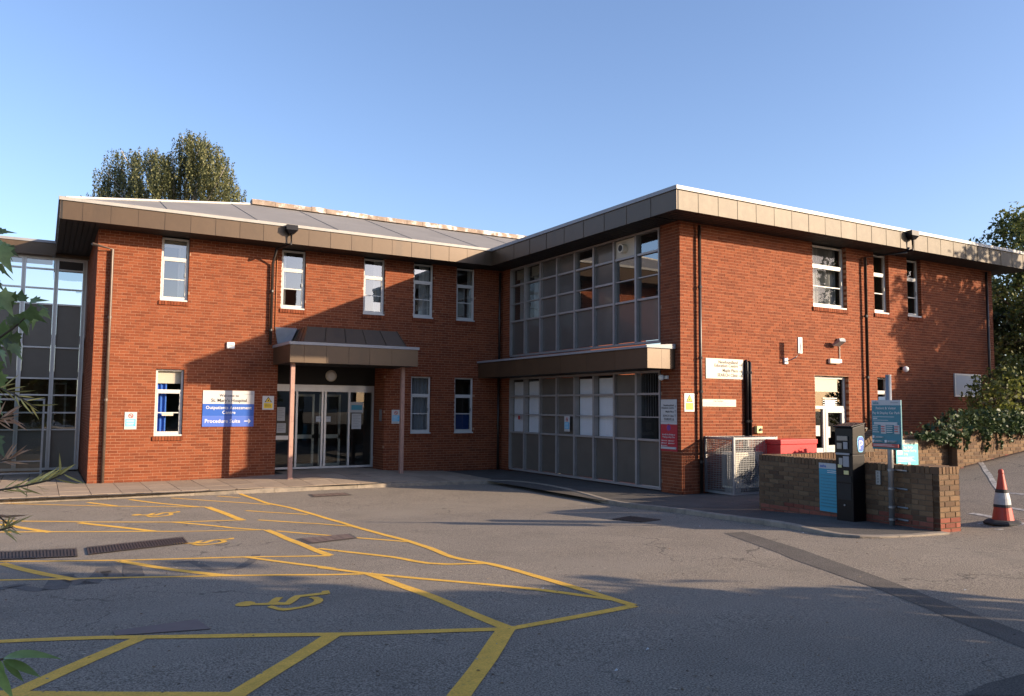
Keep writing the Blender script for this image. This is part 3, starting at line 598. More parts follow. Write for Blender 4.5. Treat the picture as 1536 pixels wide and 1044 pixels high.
for (a, b, z0, z1, m, nm) in ((-6.98, -6.75, 1.55, 1.95, 'paper', 'notice'), (-6.98, -6.72, 1.2, 1.48, 'paper', 'notice'), (-5.83, -5.66, 1.52, 1.68, 'paper', 'notice'), (-5.54, -5.38, 1.52, 1.68, 'paper', 'notice'), (-4.78, -4.36, 1.80, 2.12, 'paper', 'poster'), (-4.72, -4.42, 1.30, 1.77, 'paper', 'notice'), (-7.1, -6.5, 1.0, 1.12, 'frame_alu', 'push_bar')):
    q = MB(); pbox(TE, a, b, -.036, -.03, z0, z1, q); o = link(nm, q.data(nm), m, ent)
    if nm == 'poster': q = MB(); pbox(TE, a+.04, b-.04, -.03, -.028, z0+.08, z1-.09, q); link('poster_print', q.data('poster_print'), 'sign_cyan', ent)
    elif nm == 'notice':
        q = MB(); [pbox(TE, a+.03, b-.03-.05*(k % 2), -.03, -.028, z1-.06-.05*k, z1-.045-.05*k, q) for k in range(int((z1-z0-.06)/.05))]; link('print_line', q.data('print_line'), 'ink_grey', ent)
t = thing('bulkhead_light', (-5.35, 9.39, 2.78), 'round white bulkhead lamp on the black panel over the entrance doors', 'lamp')
mb = MB(); mb.tube([(-5.42, 9.398, 2.90), (-5.42, 9.36, 2.90)], .17, 24); mb.build('rim', 'cream_plastic', t); mb = MB(); mb.tube([(-5.42, 9.36, 2.90), (-5.42, 9.325, 2.90), (-5.42, 9.31, 2.90)], [.145, .13, .09], 24); mb.build('lens', 'white_plastic', t, smoothf=True)
q = MB(); pbox(TR1, 8.75, 8.9, .0, .03, 1.55, 1.9, q); tag(q.build('call_panel', 'galv'), 'small metal intercom panel on the brick return beside the entrance doors', 'intercom')
# wing door
TD = lambda a, d, z: (a, .12-d, z)
fr = MB(); rect_frame(fr, TD, 4.69, 6.04, .66, 2.89, .06, -.06, 0); pbox(TD, 4.75, 5.98, -.06, .01, 2.02, 2.1, fr); pbox(TD, 5.12, 5.2, -.06, .01, .72, 2.02, fr)
dr = link('side_door', fr.data('side_door'), 'frame_white', BLD)
lf = MB(); rect_frame(lf, TD, 5.2, 5.98, .70, 2.02, .10, -.045, .02); pbox(TD, 5.3, 5.88, -.04, .015, .95, 1.05, lf); pbox(TD, 5.3, 5.88, -.03, .0, .72, .95, lf); link('door_leaf', lf.data('door_leaf'), 'frame_white', dr)
lf = MB(); pbox(TD, 4.75, 5.12, -.03, .0, .72, .98, lf); link('door_panel', lf.data('door_panel'), 'frame_white', dr)
for a, b, z0, z1 in ((4.75, 5.12, .98, 2.02), (5.3, 5.88, 1.05, 1.92), (4.75, 5.98, 2.1, 2.83)):
    g = MB(); g.poly([TD(a, -.035, z0), TD(b, -.035, z0), TD(b, -.035, z1), TD(a, -.035, z1)]); link('pane', g.data('pane'), 'glass_dark', dr)
q = MB(); pbox(TD, 4.75, 5.75, -.032, -.02, 2.48, 2.83, q); link('blind', q.data('blind'), 'blind_cream', dr)
q = MB(); [pbox(TD, 5.15+.02*0, 5.72, -.03, -.01, z, z+.02, q) for z in (2.12, 2.18, 2.24, 2.30)]; pbox(TD, 5.22, 5.62, -.03, 0, 2.10, 2.27, q); link('extractor', q.data('extractor'), 'white_plastic', dr)
q = MB(); pbox(TD, 4.8, 5.03, -.034, -.03, 1.3, 1.58, q); pbox(TD, 5.33, 5.45, -.034, -.03, 1.25, 1.55, q); link('notice', q.data('notice'), 'paper', dr)
room(TD, 4.7, 6.03, .66, 2.88, dr, 'room', depth=1.5, front=-.14)
# ------------------------------------------------------------------ roof, fascias, soffits
def fascia(T, a0, a1, d, z0, z1, pitch, m, first=None, trim='trim_white', trimh=.095):
    f = MB(); pbox(T, a0, a1, d-.06, d-.012, z0, z1, f); fo = link('fascia', f.data('fascia'), 'soffit', BLD)
    a = a0; k = 0
    while a < a1-.02:
        w = (first if (k == 0 and first) else pitch); b = min(a1, a+w); p = MB(); j = random.uniform(-.002, .002)
        pbox(T, a+(.004 if k else 0), b-.004 if b < a1 else b, d-.012, d+j, z0, z1-.004, p); link('fascia_panel', p.data('fascia_panel'), m, fo)
        if k: p = MB(); pbox(T, a-.012, a+.012, d-.012, d+.008, z0, z1-.004, p); link('cover_strip', p.data('cover_strip'), m, fo)
        a = b; k += 1
    t = MB(); pbox(T, a0-(.03 if T is not TB else -.0), a1, d-.1, d+.035, z1+.006, z1+trimh, t); link('edge_trim', t.data('edge_trim'), trim, fo)
    return fo
XE = -12.75
fascia(TA, XE, -OV, OV, ZS, ZT, .62, 'bronze', .5, 'trim_mid', .085)
fascia(TB, -OV+.0, D-OV, OV, ZS, ZT, .9, 'bronze', trim='trim_grey')
fascia(TC, -OV+.001, XR+.9, OV+.0, ZS, ZT, .62, 'bronze_old', .66)
TLE = lambda a, d, z: (XE-d, a, z)
fascia(TLE, D-OV+.0, 16.9, .0, ZS, ZT, .62, 'bronze', trim='trim_grey')
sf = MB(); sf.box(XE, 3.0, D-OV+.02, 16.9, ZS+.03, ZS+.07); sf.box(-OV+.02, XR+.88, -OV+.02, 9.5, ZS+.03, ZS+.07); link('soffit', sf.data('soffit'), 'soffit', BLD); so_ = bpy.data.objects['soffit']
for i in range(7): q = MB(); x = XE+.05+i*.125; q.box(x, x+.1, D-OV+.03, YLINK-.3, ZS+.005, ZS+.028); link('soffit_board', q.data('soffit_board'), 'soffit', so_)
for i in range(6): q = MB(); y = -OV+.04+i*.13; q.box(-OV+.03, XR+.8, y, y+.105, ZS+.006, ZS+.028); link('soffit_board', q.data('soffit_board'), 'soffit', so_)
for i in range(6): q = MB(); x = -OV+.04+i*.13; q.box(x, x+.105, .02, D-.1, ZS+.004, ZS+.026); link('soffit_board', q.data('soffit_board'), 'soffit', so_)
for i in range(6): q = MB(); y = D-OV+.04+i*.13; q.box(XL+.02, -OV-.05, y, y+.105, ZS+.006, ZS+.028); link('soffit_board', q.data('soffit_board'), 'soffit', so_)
RY, RZ, RX = 12.57, 8.60, -7.2; ey = D-OV+.06
r = MB(); r.poly([(XE+.06, ey, 6.97), (4, ey, 6.97), (4, RY, RZ), (RX, RY, RZ)]); r.poly([(XE+.06, 17.4, 6.97), (XE+.06, ey, 6.97), (RX, RY, RZ)]); r.poly([(4, 17.4, 6.97), (XE+.06, 17.4, 6.97), (RX, RY, RZ), (4, RY, RZ)]); r.poly([(4, ey, 6.97), (4, 17.4, 6.97), (4, RY, RZ)])
rf = link('roof', r.data('roof'), 'roof_sheet', BLD)
rw = MB(); rw.box(-OV+.07, XR+.85, -OV+.07, 12, ZS+.1, 6.93); link('flat_roof', rw.data('flat_roof'), 'roof_sheet', BLD)
sl_ = (RZ-6.97)/(RY-ey)
for x in (-10.3, -8.0, -5.7, -3.4, -1.1, 1.2):
    yt = min(RY-.25, ey+(x-XE)*.86); q = MB(); q.mesh([(x-.018+s, y, 6.97+sl_*(y-ey)+h) for y in (ey+.3, yt) for h in (.002, .014) for s in (0, .03)], [(0, 1, 3, 2), (4, 6, 7, 5), (0, 4, 5, 1), (2, 3, 7, 6), (0, 2, 6, 4), (1, 5, 7, 3)]); link('roof_seam', q.data('roof_seam'), 'roof_sheet', rf)
h0, h1 = Vector((XE+.1, ey+.04, 6.99)), Vector((RX, RY, RZ+.01)); q = MB(); q.tube([h0, h1], .045, 6); link('hip_roll', q.data('hip_roll'), 'trim_white', rf)
x = RX-.05
while x < 4:
    w = random.uniform(.5, .8); q = MB(); h = random.uniform(.11, .14); q.box(x, x+w-.01, RY-.2, RY+.15, RZ-.02, RZ+h); q.box(x, x+w-.01, RY-.15, RY+.1, RZ+h, RZ+h+.025); link('ridge_stone', q.data('ridge_stone'), 'ridge_stone', rf); x += w
# long canopy over the wing's ground-floor windows
cb0, cb1 = .20, D-.02
TK = lambda a, d, z: (-.85-d, a, z)
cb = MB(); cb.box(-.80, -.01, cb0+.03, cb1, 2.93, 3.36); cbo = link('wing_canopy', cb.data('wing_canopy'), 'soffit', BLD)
a = cb0; k = 0
while a < cb1-.03:
    b = min(cb1, a+1.2); p = MB(); p.box(-.85, -.80, a+(.003 if k else 0), b-.003, 2.93, 3.40); link('fascia_panel', p.data('fascia_panel'), 'bronze', cbo); a = b; k += 1
for x0, x1 in ((-.85, -.43), (-.425, -.01)): p = MB(); p.box(x0, x1, cb0-.02, cb0-.001, 2.93, 3.40); link('fascia_panel', p.data('fascia_panel'), 'bronze', cbo)
p = MB(); p.box(-.9, -.03, cb0-.06, cb1, 3.404, 3.46); p.mesh([(-.9, cb0-.06, 3.46), (-.03, cb0-.06, 3.52), (-.9, cb1, 3.46), (-.03, cb1, 3.52), (-.03, cb0-.06, 3.46), (-.03, cb1, 3.46)], [(0, 1, 3, 2), (0, 4, 1), (2, 3, 5)]); link('lead_flashing', p.data('lead_flashing'), 'trim_grey', cbo)
# entrance canopy
EX0, EX1, EY = -7.36, -3.72, 6.80
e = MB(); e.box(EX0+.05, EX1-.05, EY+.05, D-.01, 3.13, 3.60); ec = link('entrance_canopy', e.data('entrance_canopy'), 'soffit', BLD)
xs_ = [EX0, EX0+.38, EX0+.98, EX0+1.6, EX0+2.2, EX0+2.85, EX1]
for a, b in zip(xs_, xs_[1:]): p = MB(); p.box(a+.003, b-.003, EY, EY+.05, 3.13, 3.60); link('fascia_panel', p.data('fascia_panel'), 'bronze', ec)
for x in (EX0, EX1-.05): p = MB(); p.box(x, x+.05, EY+.052, D-.012, 3.13, 3.60); link('fascia_panel', p.data('fascia_panel'), 'bronze', ec)
p = MB(); p.box(EX0-.03, EX1+.03, EY-.03, D-.004, 3.604, 3.68); link('edge_trim', p.data('edge_trim'), 'trim_grey', ec)
hx0, hx1, hy0 = -6.95, -3.95, 7.05; tx0, tx1, ty0, tz = -6.72, -4.12, 7.45, 4.16
hd = MB(); A_ = [(hx0, hy0, 3.66), (hx1, hy0, 3.66), (hx1, D, 3.66), (hx0, D, 3.66)]; Bq = [(tx0, ty0, tz), (tx1, ty0, tz), (tx1, D, tz), (tx0, D, tz)]
hd.mesh(A_+Bq, [(0, 1, 5, 4), (1, 2, 6, 5), (3, 0, 4, 7), (4, 5, 6, 7)]); ho = link('hood', hd.data('hood'), 'bronze', ec)
def seam(p, q): t = MB(); t.tube([Vector(p)+Vector((0, -.005, .008)), Vector(q)+Vector((0, -.005, .008))], .014, 5); link('hood_seam', t.data('hood_seam'), 'bronze', ho)
for i in range(6): f = i/5; seam((hx0+(hx1-hx0)*f, hy0, 3.66), (tx0+(tx1-tx0)*f, ty0, tz))
for i in range(1, 4): f = i/4; seam((hx0, hy0+(D-hy0)*f, 3.66), (tx0, ty0+(D-ty0)*f, tz))
fl = MB(); fl.mesh([(-7.25, D-.02, 3.70), (-6.7, D-.02, 3.70), (-6.75, D-.02, 4.2), (-7.35, D-.02, 4.2), (-7.0, D-.3, 3.70), (-6.8, D-.35, 4.15)], [(0, 4, 5, 3), (4, 1, 2, 5), (3, 5, 2)]); link('lead_flashing', fl.data('lead_flashing'), 'trim_grey', ec)
for px, py in ((-7.19, 7.12), (-3.93, 7.40)): q = MB(); z = pave(px, py); q.box(px-.052, px+.052, py-.052, py+.052, z, 3.13); q.box(px-.07, px+.07, py-.07, py+.07, z, z+.02); link('post', q.data('post'), 'post_paint', ec)
# rainwater pipes
def pipe(pts, r=.036, m='dark_pipe', br=(), T=None, name='downpipe'):
    t = MB(); t.tube(pts, r, 10); o = link(name, t.data(name, smoothf=True), m, BLD)
    for z in br:
        q = MB(); p = Vector(pts[-1]); q.tube([(p.x, p.y, z-.03), (p.x, p.y, z+.03)], r*1.35, 10); link('bracket', q.data('bracket'), m, o)
    return o
pipe([(-12.0, D-.35, 6.0), (-11.52, D-.09, 5.95), (-11.52, D-.07, 0.02)], .04, 'pipe_brown', (4.2, 2.1)); pipe([(-7.47, D-.5, 6.35), (-7.47, D-.09, 5.98), (-7.47, D-.08, 3.69)], .04, 'dark_pipe', (5.2, 4.1))
pipe([(-.12, D-.10, 6.4), (-.12, D-.10, 3.45)], .04, 'dark_pipe', (4.9,)); pipe([(-.14, D-.10, 2.95), (-.14, D-.10, 0.02)], .04, 'dark_pipe', (1.4,))
pipe([(.55, -.085, 6.4), (.55, -.085, 0.02)], .04, 'dark_pipe', (4.9, 3.2, 2.4, .75)); pipe([(7.6, -.86, 6.5), (7.6, -.8, 6.38), (6.74, -.1, 6.25), (6.74, -.085, .02)], .042, 'dark_pipe', (4.6, 2.9)); pipe([(12.75, -.085, 6.4), (12.75, -.085, 1.0)], .04, 'dark_pipe')
pipe([(-7.33, D-.02, 6.45), (-7.33, D-.02, 3.7)], .011, 'orange_conduit', name='conduit')
for i, (hx, hyy, wm) in enumerate(((-7.2, D-OV-.11, 0), (7.62, -OV-.11, 0))):
    q = MB(); q.mesh([(hx-.15, hyy-.09, 6.94), (hx+.15, hyy-.09, 6.94), (hx+.15, hyy+.1, 6.94), (hx-.15, hyy+.1, 6.94), (hx-.16, hyy-.1, 6.80), (hx+.16, hyy-.1, 6.80), (hx+.16, hyy+.1, 6.80), (hx-.16, hyy+.1, 6.80), (hx-.07, hyy-.05, 6.70), (hx+.07, hyy-.05, 6.70), (hx+.07, hyy+.08, 6.70), (hx-.07, hyy+.08, 6.70)], [(0, 1, 2, 3), (0, 4, 5, 1), (1, 5, 6, 2), (3, 7, 4, 0), (4, 8, 9, 5), (5, 9, 10, 6), (7, 11, 8, 4), (8, 11, 10, 9)])
    q.tube([(hx, hyy, 6.71), (hx, hyy, 6.42), (hx+(-.25 if i == 0 else -.1), hyy+.45, 6.33)], .036, 8); link('rainwater_hopper', q.data('rainwater_hopper'), 'black_metal', BLD)
for dx in (0, .11): pipe([(2.1+dx, -.03, 3.2-.04*(dx > 0)), (2.1+dx, -.055, 3.15), (2.1+dx, -.055, 1.25)], .045, 'black_metal', (2.9, 1.7), name='cable_trunking')
# ------------------------------------------------------------------ link building at the far left
LK = thing('glazed_link', (-14, YLINK, 0), 'glazed two-storey link building behind the leaves at the left edge', 'building')
fr = MB(); MX = [-11.95, -12.70, -13.54, -14.36, -15.2, -16.0]; LV = [.08, 1.23, 1.73, 2.25, 2.74, 3.66, 4.95, 5.42, 6.0, 6.32]
for x in MX:
    for o_ in (-.055, .02): pbox(TL, x+o_, x+o_+.035, -.1, .05, .06, 6.34, fr)
    pbox(TL, x-.02, x+.02, -.1, .0, .06, 6.34, fr)
for z in (.08, 6.32): pbox(TL, -16, -11.9, -.1, .02, z-.035, z+.035, fr)
gs = link('glazed_screen', fr.data('link_screen'), 'frame_alu', LK)
for i in range(5):
    b, a = MX[i]-.06, MX[i+1]+.06
    for k in range(9):
        lo, hi = LV[k], LV[k+1]; isg = k in (1, 2, 3, 6, 7, 8); t = MB()
        if k: pbox(TL, a, b, -.09, .015, lo-.022, lo+.022, t); link('transom', t.data('transom'), 'frame_alu', gs)
        t = MB(); t.poly([TL(a, -.05, lo+.02), TL(b, -.05, lo+.02), TL(b, -.05, hi-.02), TL(a, -.05, hi-.02)]); link('pane' if isg else 'spandrel_panel', t.data('p'), 'glass' if isg else 'spandrel_link', gs)
t = MB(); t.box(-16, -11.9, YLINK+.1, YLINK+4, 4.0, 4.05); t.box(-16, -11.9, YLINK+.1, YLINK+4, 2.9, 2.95); t.box(-16, -11.9, YLINK+.1, YLINK+4, .02, .06); link('floor', t.data('floor'), 'room', LK)
t = MB(); t.box(-20, -11.9, YLINK+3.6, YLINK+3.7, 0.1, 3.0); link('rear_wall', t.data('lrear'), 'brown_brick', LK)
t = MB(); rect_frame(t, lambda a, d, z: (a, YLINK+3.55-d, z), -12.6, -12.2, 1.2, 2.7, .06, 0, .05); link('rear_window', t.data('rw'), 'frame_white', LK)
TLF = lambda a, d, z: (a, YLINK-.35-d, z)
t = MB(); pbox(TLF, -20, XE-.0, -.3, 0, 6.36, 6.72, t); t.box(XE, XL, YLINK-.2, YLINK+.1, 6.36, ZS); link('fascia', t.data('lf'), 'bronze', LK)
t = MB(); pbox(TLF, -20, XE-.02, -.35, .03, 6.725, 6.80, t); link('edge_trim', t.data('lt'), 'trim_grey', LK)
t = MB(); t.box(-20, XE-.05, YLINK-.3, YLINK+4, 6.73, 6.79); link('roof', t.data('lr'), 'roof_sheet', LK)
# glass shelter screen in front of the link
sc_ = thing('glass_screen', (-13.6, 11.2, 0), 'low framed glass shelter panel standing in front of the glazed link', 'screen'); TS = lambda a, d, z: (a, 11.2-d, z)
P1 = ony(68, 598, 11.2); f = MB(); sx1, sz1 = float(P1[0]), float(P1[2])
pbox(TS, -15.5, sx1, -.03, .03, sz1-.05, sz1, f); pbox(TS, -15.5, sx1, -.02, .02, .1, .14, f); pbox(TS, -15.5, sx1, -.015, .015, .42, .45, f); pbox(TS, sx1-.05, sx1, -.03, .03, 0, sz1-.05, f); pbox(TS, -14.2, -14.15, -.03, .03, 0, sz1-.05, f); f.build('frame', 'galv', sc_)
g = MB(); g.poly([TS(-15.5, 0, .14), TS(sx1-.05, 0, .14), TS(sx1-.05, 0, sz1-.05), TS(-15.5, 0, sz1-.05)]); g.build('pane', 'glass_door', sc_)
# ------------------------------------------------------------------ signs
class Sign:
    def __init__(s, name, O, R, N, w, h, m, label, cat='sign', thick=.012, group=None):
        s.O, s.R, s.N = Vector(O), Vector(R).normalized(), Vector(N).normalized(); s.w, s.h = w, h
        s.t = thing(name, s.P(w/2, h, 0), label, cat, group); s.rect(0, 0, w, h, m, 'panel', 0, thick); s.th = thick; s.lay = 0
    def P(s, u, v, d): return s.O+s.R*u+Vector((0, 0, -v))+s.N*d
    def rect(s, u, v, w, h, m, name='print', d0=None, d1=None):
        if d0 is None: s.lay += 1; d0 = s.th; d1 = s.th+.0012*s.lay
        q = MB(); q.mesh([s.P(*t) for t in ((u, v, d0), (u+w, v, d0), (u+w, v+h, d0), (u, v+h, d0), (u, v, d1), (u+w, v, d1), (u+w, v+h, d1), (u, v+h, d1))], [(4, 7, 6, 5), (0, 4, 5, 1), (1, 5, 6, 2), (2, 6, 7, 3), (3, 7, 4, 0), (0, 1, 2, 3)]); return q.build(name, m, s.t)
    def poly(s, pts, m, name='print'):
        s.lay += 1; d = s.th+.0012*s.lay; q = MB(); q.poly([s.P(u, v, d) for u, v in pts]); return q.build(name, m, s.t)
    def ring(s, u, v, r0, r1, m, name='print'):
        s.lay += 1; d = s.th+.0012*s.lay; q = MB(); n = 24
        for i in range(n):
            a, b = 2*math.pi*i/n, 2*math.pi*(i+1)/n; q.poly([s.P(u+r*math.cos(t), v+r*math.sin(t), d) for r, t in ((r0, a), (r1, a), (r1, b), (r0, b))])
        return q.build(name, m, s.t)
    def text(s, body, u, v, size, m, mode='LEFT', bold=0.):
        me = text_mesh(body, size, mode); d = s.th+.0012*(s.lay+2)
        for vv in me.vertices: vv.co = s.P(u+vv.co.x, v-vv.co.y, d+vv.co.z)
        o = link('lettering', me, m, s.t); return o
    def lines(s, u, v, w, n, gap, hgt, m):
        for k in range(n): s.rect(u, v+k*gap, w*random.uniform(.75, 1), hgt, m, 'print_line')
    def arrow(s, u, v, L, m, up=False):
        t = L*.13
        if not up: s.poly([(u, v-t/2), (u+L*.8, v-t/2), (u+L*.8, v+t/2), (u, v+t/2)], m, 'arrow'); s.poly([(u+L*.55, v-L*.32), (u+L*.7, v-L*.32), (u+L, v), (u+L*.7, v+L*.32), (u+L*.55, v+L*.32), (u+L*.82, v)], m, 'arrow')
        else: s.poly([(u-t/2, v), (u+t/2, v), (u+t/2, v-L*.8), (u-t/2, v-L*.8)], m, 'arrow'); s.poly([(u-L*.32, v-L*.6), (u, v-L), (u+L*.32, v-L*.6)], m, 'arrow')
RX_, RYm = (1, 0, 0), (0, -1, 0); NA, NB = (0, -1, 0), (-1, 0, 0)
s = Sign('welcome_sign', (-9.19, D-.003, 2.385), RX_, NA, 1.345, .975, 'sign_white', 'large white and blue hospital welcome sign on the brick wall left of the entrance')
s.rect(0, .36, 1.345, .33, 'sign_blue', 'blue_panel'); s.rect(0, .692, 1.345, .283, 'sign_blue_light', 'blue_panel')
s.text('Welcome to', .68, .165, .098, 'ink_black', 'CENTER'); s.text("St. Mary's Hospital", .68, .305, .125, 'ink_black', 'CENTER'); s.text('Outpatients Assessment', .68, .50, .122, 'ink_white', 'CENTER'); s.text('Centre', .68, .630, .122, 'ink_white', 'CENTER'); s.text('Procedure Suite', .06, .87, .142, 'ink_white'); s.arrow(1.09, .825, .18, 'ink_white'); s.text('NHS', 1.31, .065, .04, 'ink_grey', 'RIGHT'); s.rect(1.08, .085, .23, .012, 'ink_grey', 'print_line')
def cctv(O, R, N, w, h, label):
    s = Sign('warning_sign', O, R, N, w, h, 'sign_white', label); s.rect(w*.12, h*.52, w*.76, h*.38, 'sign_yellow'); s.lines(w*.2, h*.58, w*.6, 3, h*.1, h*.03, 'ink_black')
    s.poly([(w*.5, h*.06), (w*.82, h*.46), (w*.18, h*.46)], 'ink_black'); s.poly([(w*.5, h*.14), (w*.73, h*.425), (w*.27, h*.425)], 'sign_yellow'); s.poly([(w*.45, h*.28), (w*.56, h*.27), (w*.58, h*.34), (w*.5, h*.40), (w*.44, h*.36)], 'ink_black')
cctv((-7.62, D-.003, 2.26), RX_, NA, .315, .385, 'yellow triangle warning sign on the brick beside the blue welcome sign')
cctv((.10, -.003, 2.355), RX_, NA, .31, .43, 'yellow triangle warning sign at the corner of the right-hand wing by a downpipe')
def nosmoke(O, R, N, w, h, label):
    s = Sign('no_smoking_sign', O, R, N, w, h, 'sign_white', label); s.ring(w*.5, h*.22, w*.15, w*.21, 'ink_red'); s.poly([(w*.36, h*.15), (w*.4, h*.13), (w*.64, h*.29), (w*.6, h*.31)], 'ink_red'); s.rect(w*.36, h*.21, w*.28, h*.022, 'ink_black'); s.rect(w*.08, h*.40, w*.84, h*.43, 'sign_skyblue'); s.lines(w*.15, h*.46, w*.7, 4, h*.09, h*.03, 'ink_white'); s.lines(w*.1, h*.9, w*.75, 1, .1, h*.02, 'ink_grey')
nosmoke((-11.07, D-.003, 1.795), RX_, NA, .285, .445, 'white and blue no smoking sign on sunlit brick by the left downpipe')
nosmoke((-3.78, D-.003, 1.895), RX_, NA, .27, .42, 'white and blue no smoking sign behind the right canopy post')
nosmoke((-.045, 4.78, 1.76), RYm, NB, .27, .43, 'white and blue no smoking sign on a dark panel of the glazed ground floor')
s = Sign('direction_sign', (-.003, .695, 2.21), RYm, NB, .565, .53, 'sign_white', 'white direction sign on the shaded brick pier above the red parking notice')
for i, (tx, v) in enumerate((('Newfoundland', .16), ('Education Centre', .22), ('Maple Place', .31), ('SEARCH Clinic', .41))): s.text(tx, .47, v, .062, 'ink_black', 'RIGHT'); 
s.text('THRIVE &', .47, .50, .085, 'ink_black', 'RIGHT')
for v in (.20, .31, .41): s.arrow(.52, v, .06, 'ink_black', True)
s = Sign('parking_notice', (-.003, .70, 1.675), RYm, NB, .585, .69, 'sign_red', 'red no parking notice on the shaded brick pier below the white direction sign')
s.rect(0, 0, .585, .055, 'sign_white'); s.ring(.29, .14, .0, .095, 'ink_red'); s.ring(.29, .14, .0, .07, 'ink_purple'); s.text('Strictly No Parking or', .29, .315, .052, 'ink_white', 'CENTER'); s.text('Waiting at Any Time', .29, .375, .052, 'ink_white', 'CENTER')
for (u, v) in ((.04, .43), (.29, .43), (.04, .49), (.29, .49), (.04, .55)): s.rect(u, v, .03, .03, 'ink_white'); s.lines(u+.05, v+.005, .16, 2, .014, .006, 'ink_white')
s.rect(.03, .59, .52, .05, 'paper')
s = Sign('direction_sign', (.79, -.003, 3.215), RX_, NA, 1.25, .49, 'sign_cream', 'cream direction sign with three arrows on the sunlit brick of the right-hand wing')
for tx, v in (('Newfoundland', .12), ('Education Centre', .205), ('Maple Place', .32), ('SEARCH Clinic', .435)): s.text(tx, 1.06, v, .11, 'ink_black', 'RIGHT')
for v in (.14, .295, .41): s.arrow(1.1, v, .11, 'ink_black')
s = Sign('car_parking_sign', (.585, -.003, 2.225), RX_, NA, 1.19, .175, 'sign_cream', 'narrow cream car parking strip sign right of the corner downpipe')
s.text('CAR PARKING', .6, .06, .05, 'ink_grey', 'CENTER'); s.lines(.05, .085, 1.05, 1, .1, .012, 'ink_grey'); s.lines(.2, .125, .75, 1, .1, .012, 'ink_grey')
# ------------------------------------------------------------------ fittings on the walls
t = thing('alarm_box', (-8.52, D, 3.5), 'small white alarm box high on the brick left of the canopy', 'alarm'); pbox(TA, -8.63, -8.42, .001, .07, 3.53, 3.71).build('case', 'white_plastic', t, bevel=.02); pbox(TA, -8.58, -8.48, .071, .074, 3.62, 3.64).build('print', 'ink_grey', t)
t = thing('floodlight', (5.6, 0, 3.4), 'cream floodlight with cable and bulkhead on the brick above the side door', 'lamp')
c = Vector(TC(5.68, 0, 3.86)); pbox(TC, 5.60, 5.76, .001, .12, 3.80, 3.93).build('junction_box', 'cream_plastic', t, bevel=.01); q = MB(); q.mesh([TC(a, d, z) for a, d, z in ((5.28, .12, 3.70), (5.56, .12, 3.70), (5.34, .30, 3.82), (5.58, .30, 3.82), (5.30, .08, 3.76), (5.57, .08, 3.76), (5.36, .26, 3.90), (5.60, .26, 3.90))], [(0, 1, 3, 2), (4, 6, 7, 5), (0, 4, 5, 1), (2, 3, 7, 6), (0, 2, 6, 4), (1, 5, 7, 3)]); q.build('lamp_head', 'galv', t)
q = MB(); q.tube([TC(5.68, .02, 3.80), TC(5.68, .02, 3.35)], .014, 6); q.build('cable', 'cream_plastic', t)
t = thing('bulkhead_light', (5.4, 0, 3.22), 'small cream bulkhead light on the brick over the side door', 'lamp'); pbox(TC, 5.2, 5.62, .001, .09, 3.23, 3.37).build('diffuser', 'cream_plastic', t, bevel=.03); pbox(TC, 5.62, 5.72, .001, .06, 3.26, 3.36).build('end_cap', 'white_plastic', t, bevel=.01)
t = thing('antenna_bracket', (3.55, 0, 3.2), 'curved bracket with a flat grey aerial on the brick above the cage', 'aerial'); q = MB(); q.tube([TC(3.55, .02, 3.22), TC(3.55, .22, 3.27), TC(3.62, .3, 3.33), TC(3.72, .34, 3.45), TC(3.76, .34, 3.7)], .014, 8); q.build('arm', 'galv', t); pbox(TC, 3.66, 3.82, .30, .34, 3.42, 3.84).build('aerial', 'galv', t, bevel=.008); pbox(TC, 3.49, 3.62, .001, .05, 3.16, 3.32).build('wall_plate', 'white_plastic', t, bevel=.01)
t = thing('security_camera', (8.4, 0, 3.15), 'small dome security camera on the brick under the tree shadow', 'camera'); pbox(TC, 8.33, 8.45, .001, .06, 3.16, 3.25).build('mount', 'black_metal', t); q = MB(); q.lathe(TC(8.40, .13, 3.09), [(.01, 0), (.06, .02), (.085, .07), (.08, .13), (.03, .17)], 14); q.build('dome', 'white_plastic', t, smoothf=True)
t = thing('security_camera', (-.06, .45, 2.8), 'white dome camera under the end of the long brown canopy', 'camera'); q = MB(); q.lathe((-.12, .55, 2.66), [(.02, 0), (.06, .03), (.07, .08), (.05, .14)], 14); q.build('dome', 'white_plastic', t, smoothf=True); pbox(TB, .42, .68, .001, .05, 2.7, 2.78).build('mount', 'white_plastic', t)
t = thing('isolator_switch', (2.5, 0, 1.4), 'yellow rotary isolator switch on the brick above the cage', 'switch'); pbox(TC, 2.41, 2.60, .001, .09, 1.40, 1.58).build('case', 'button_yellow', t, bevel=.01); q = MB(); q.tube([TC(2.52, .09, 1.49), TC(2.52, .13, 1.49)], .035, 12); q.build('knob', 'ink_black', t)
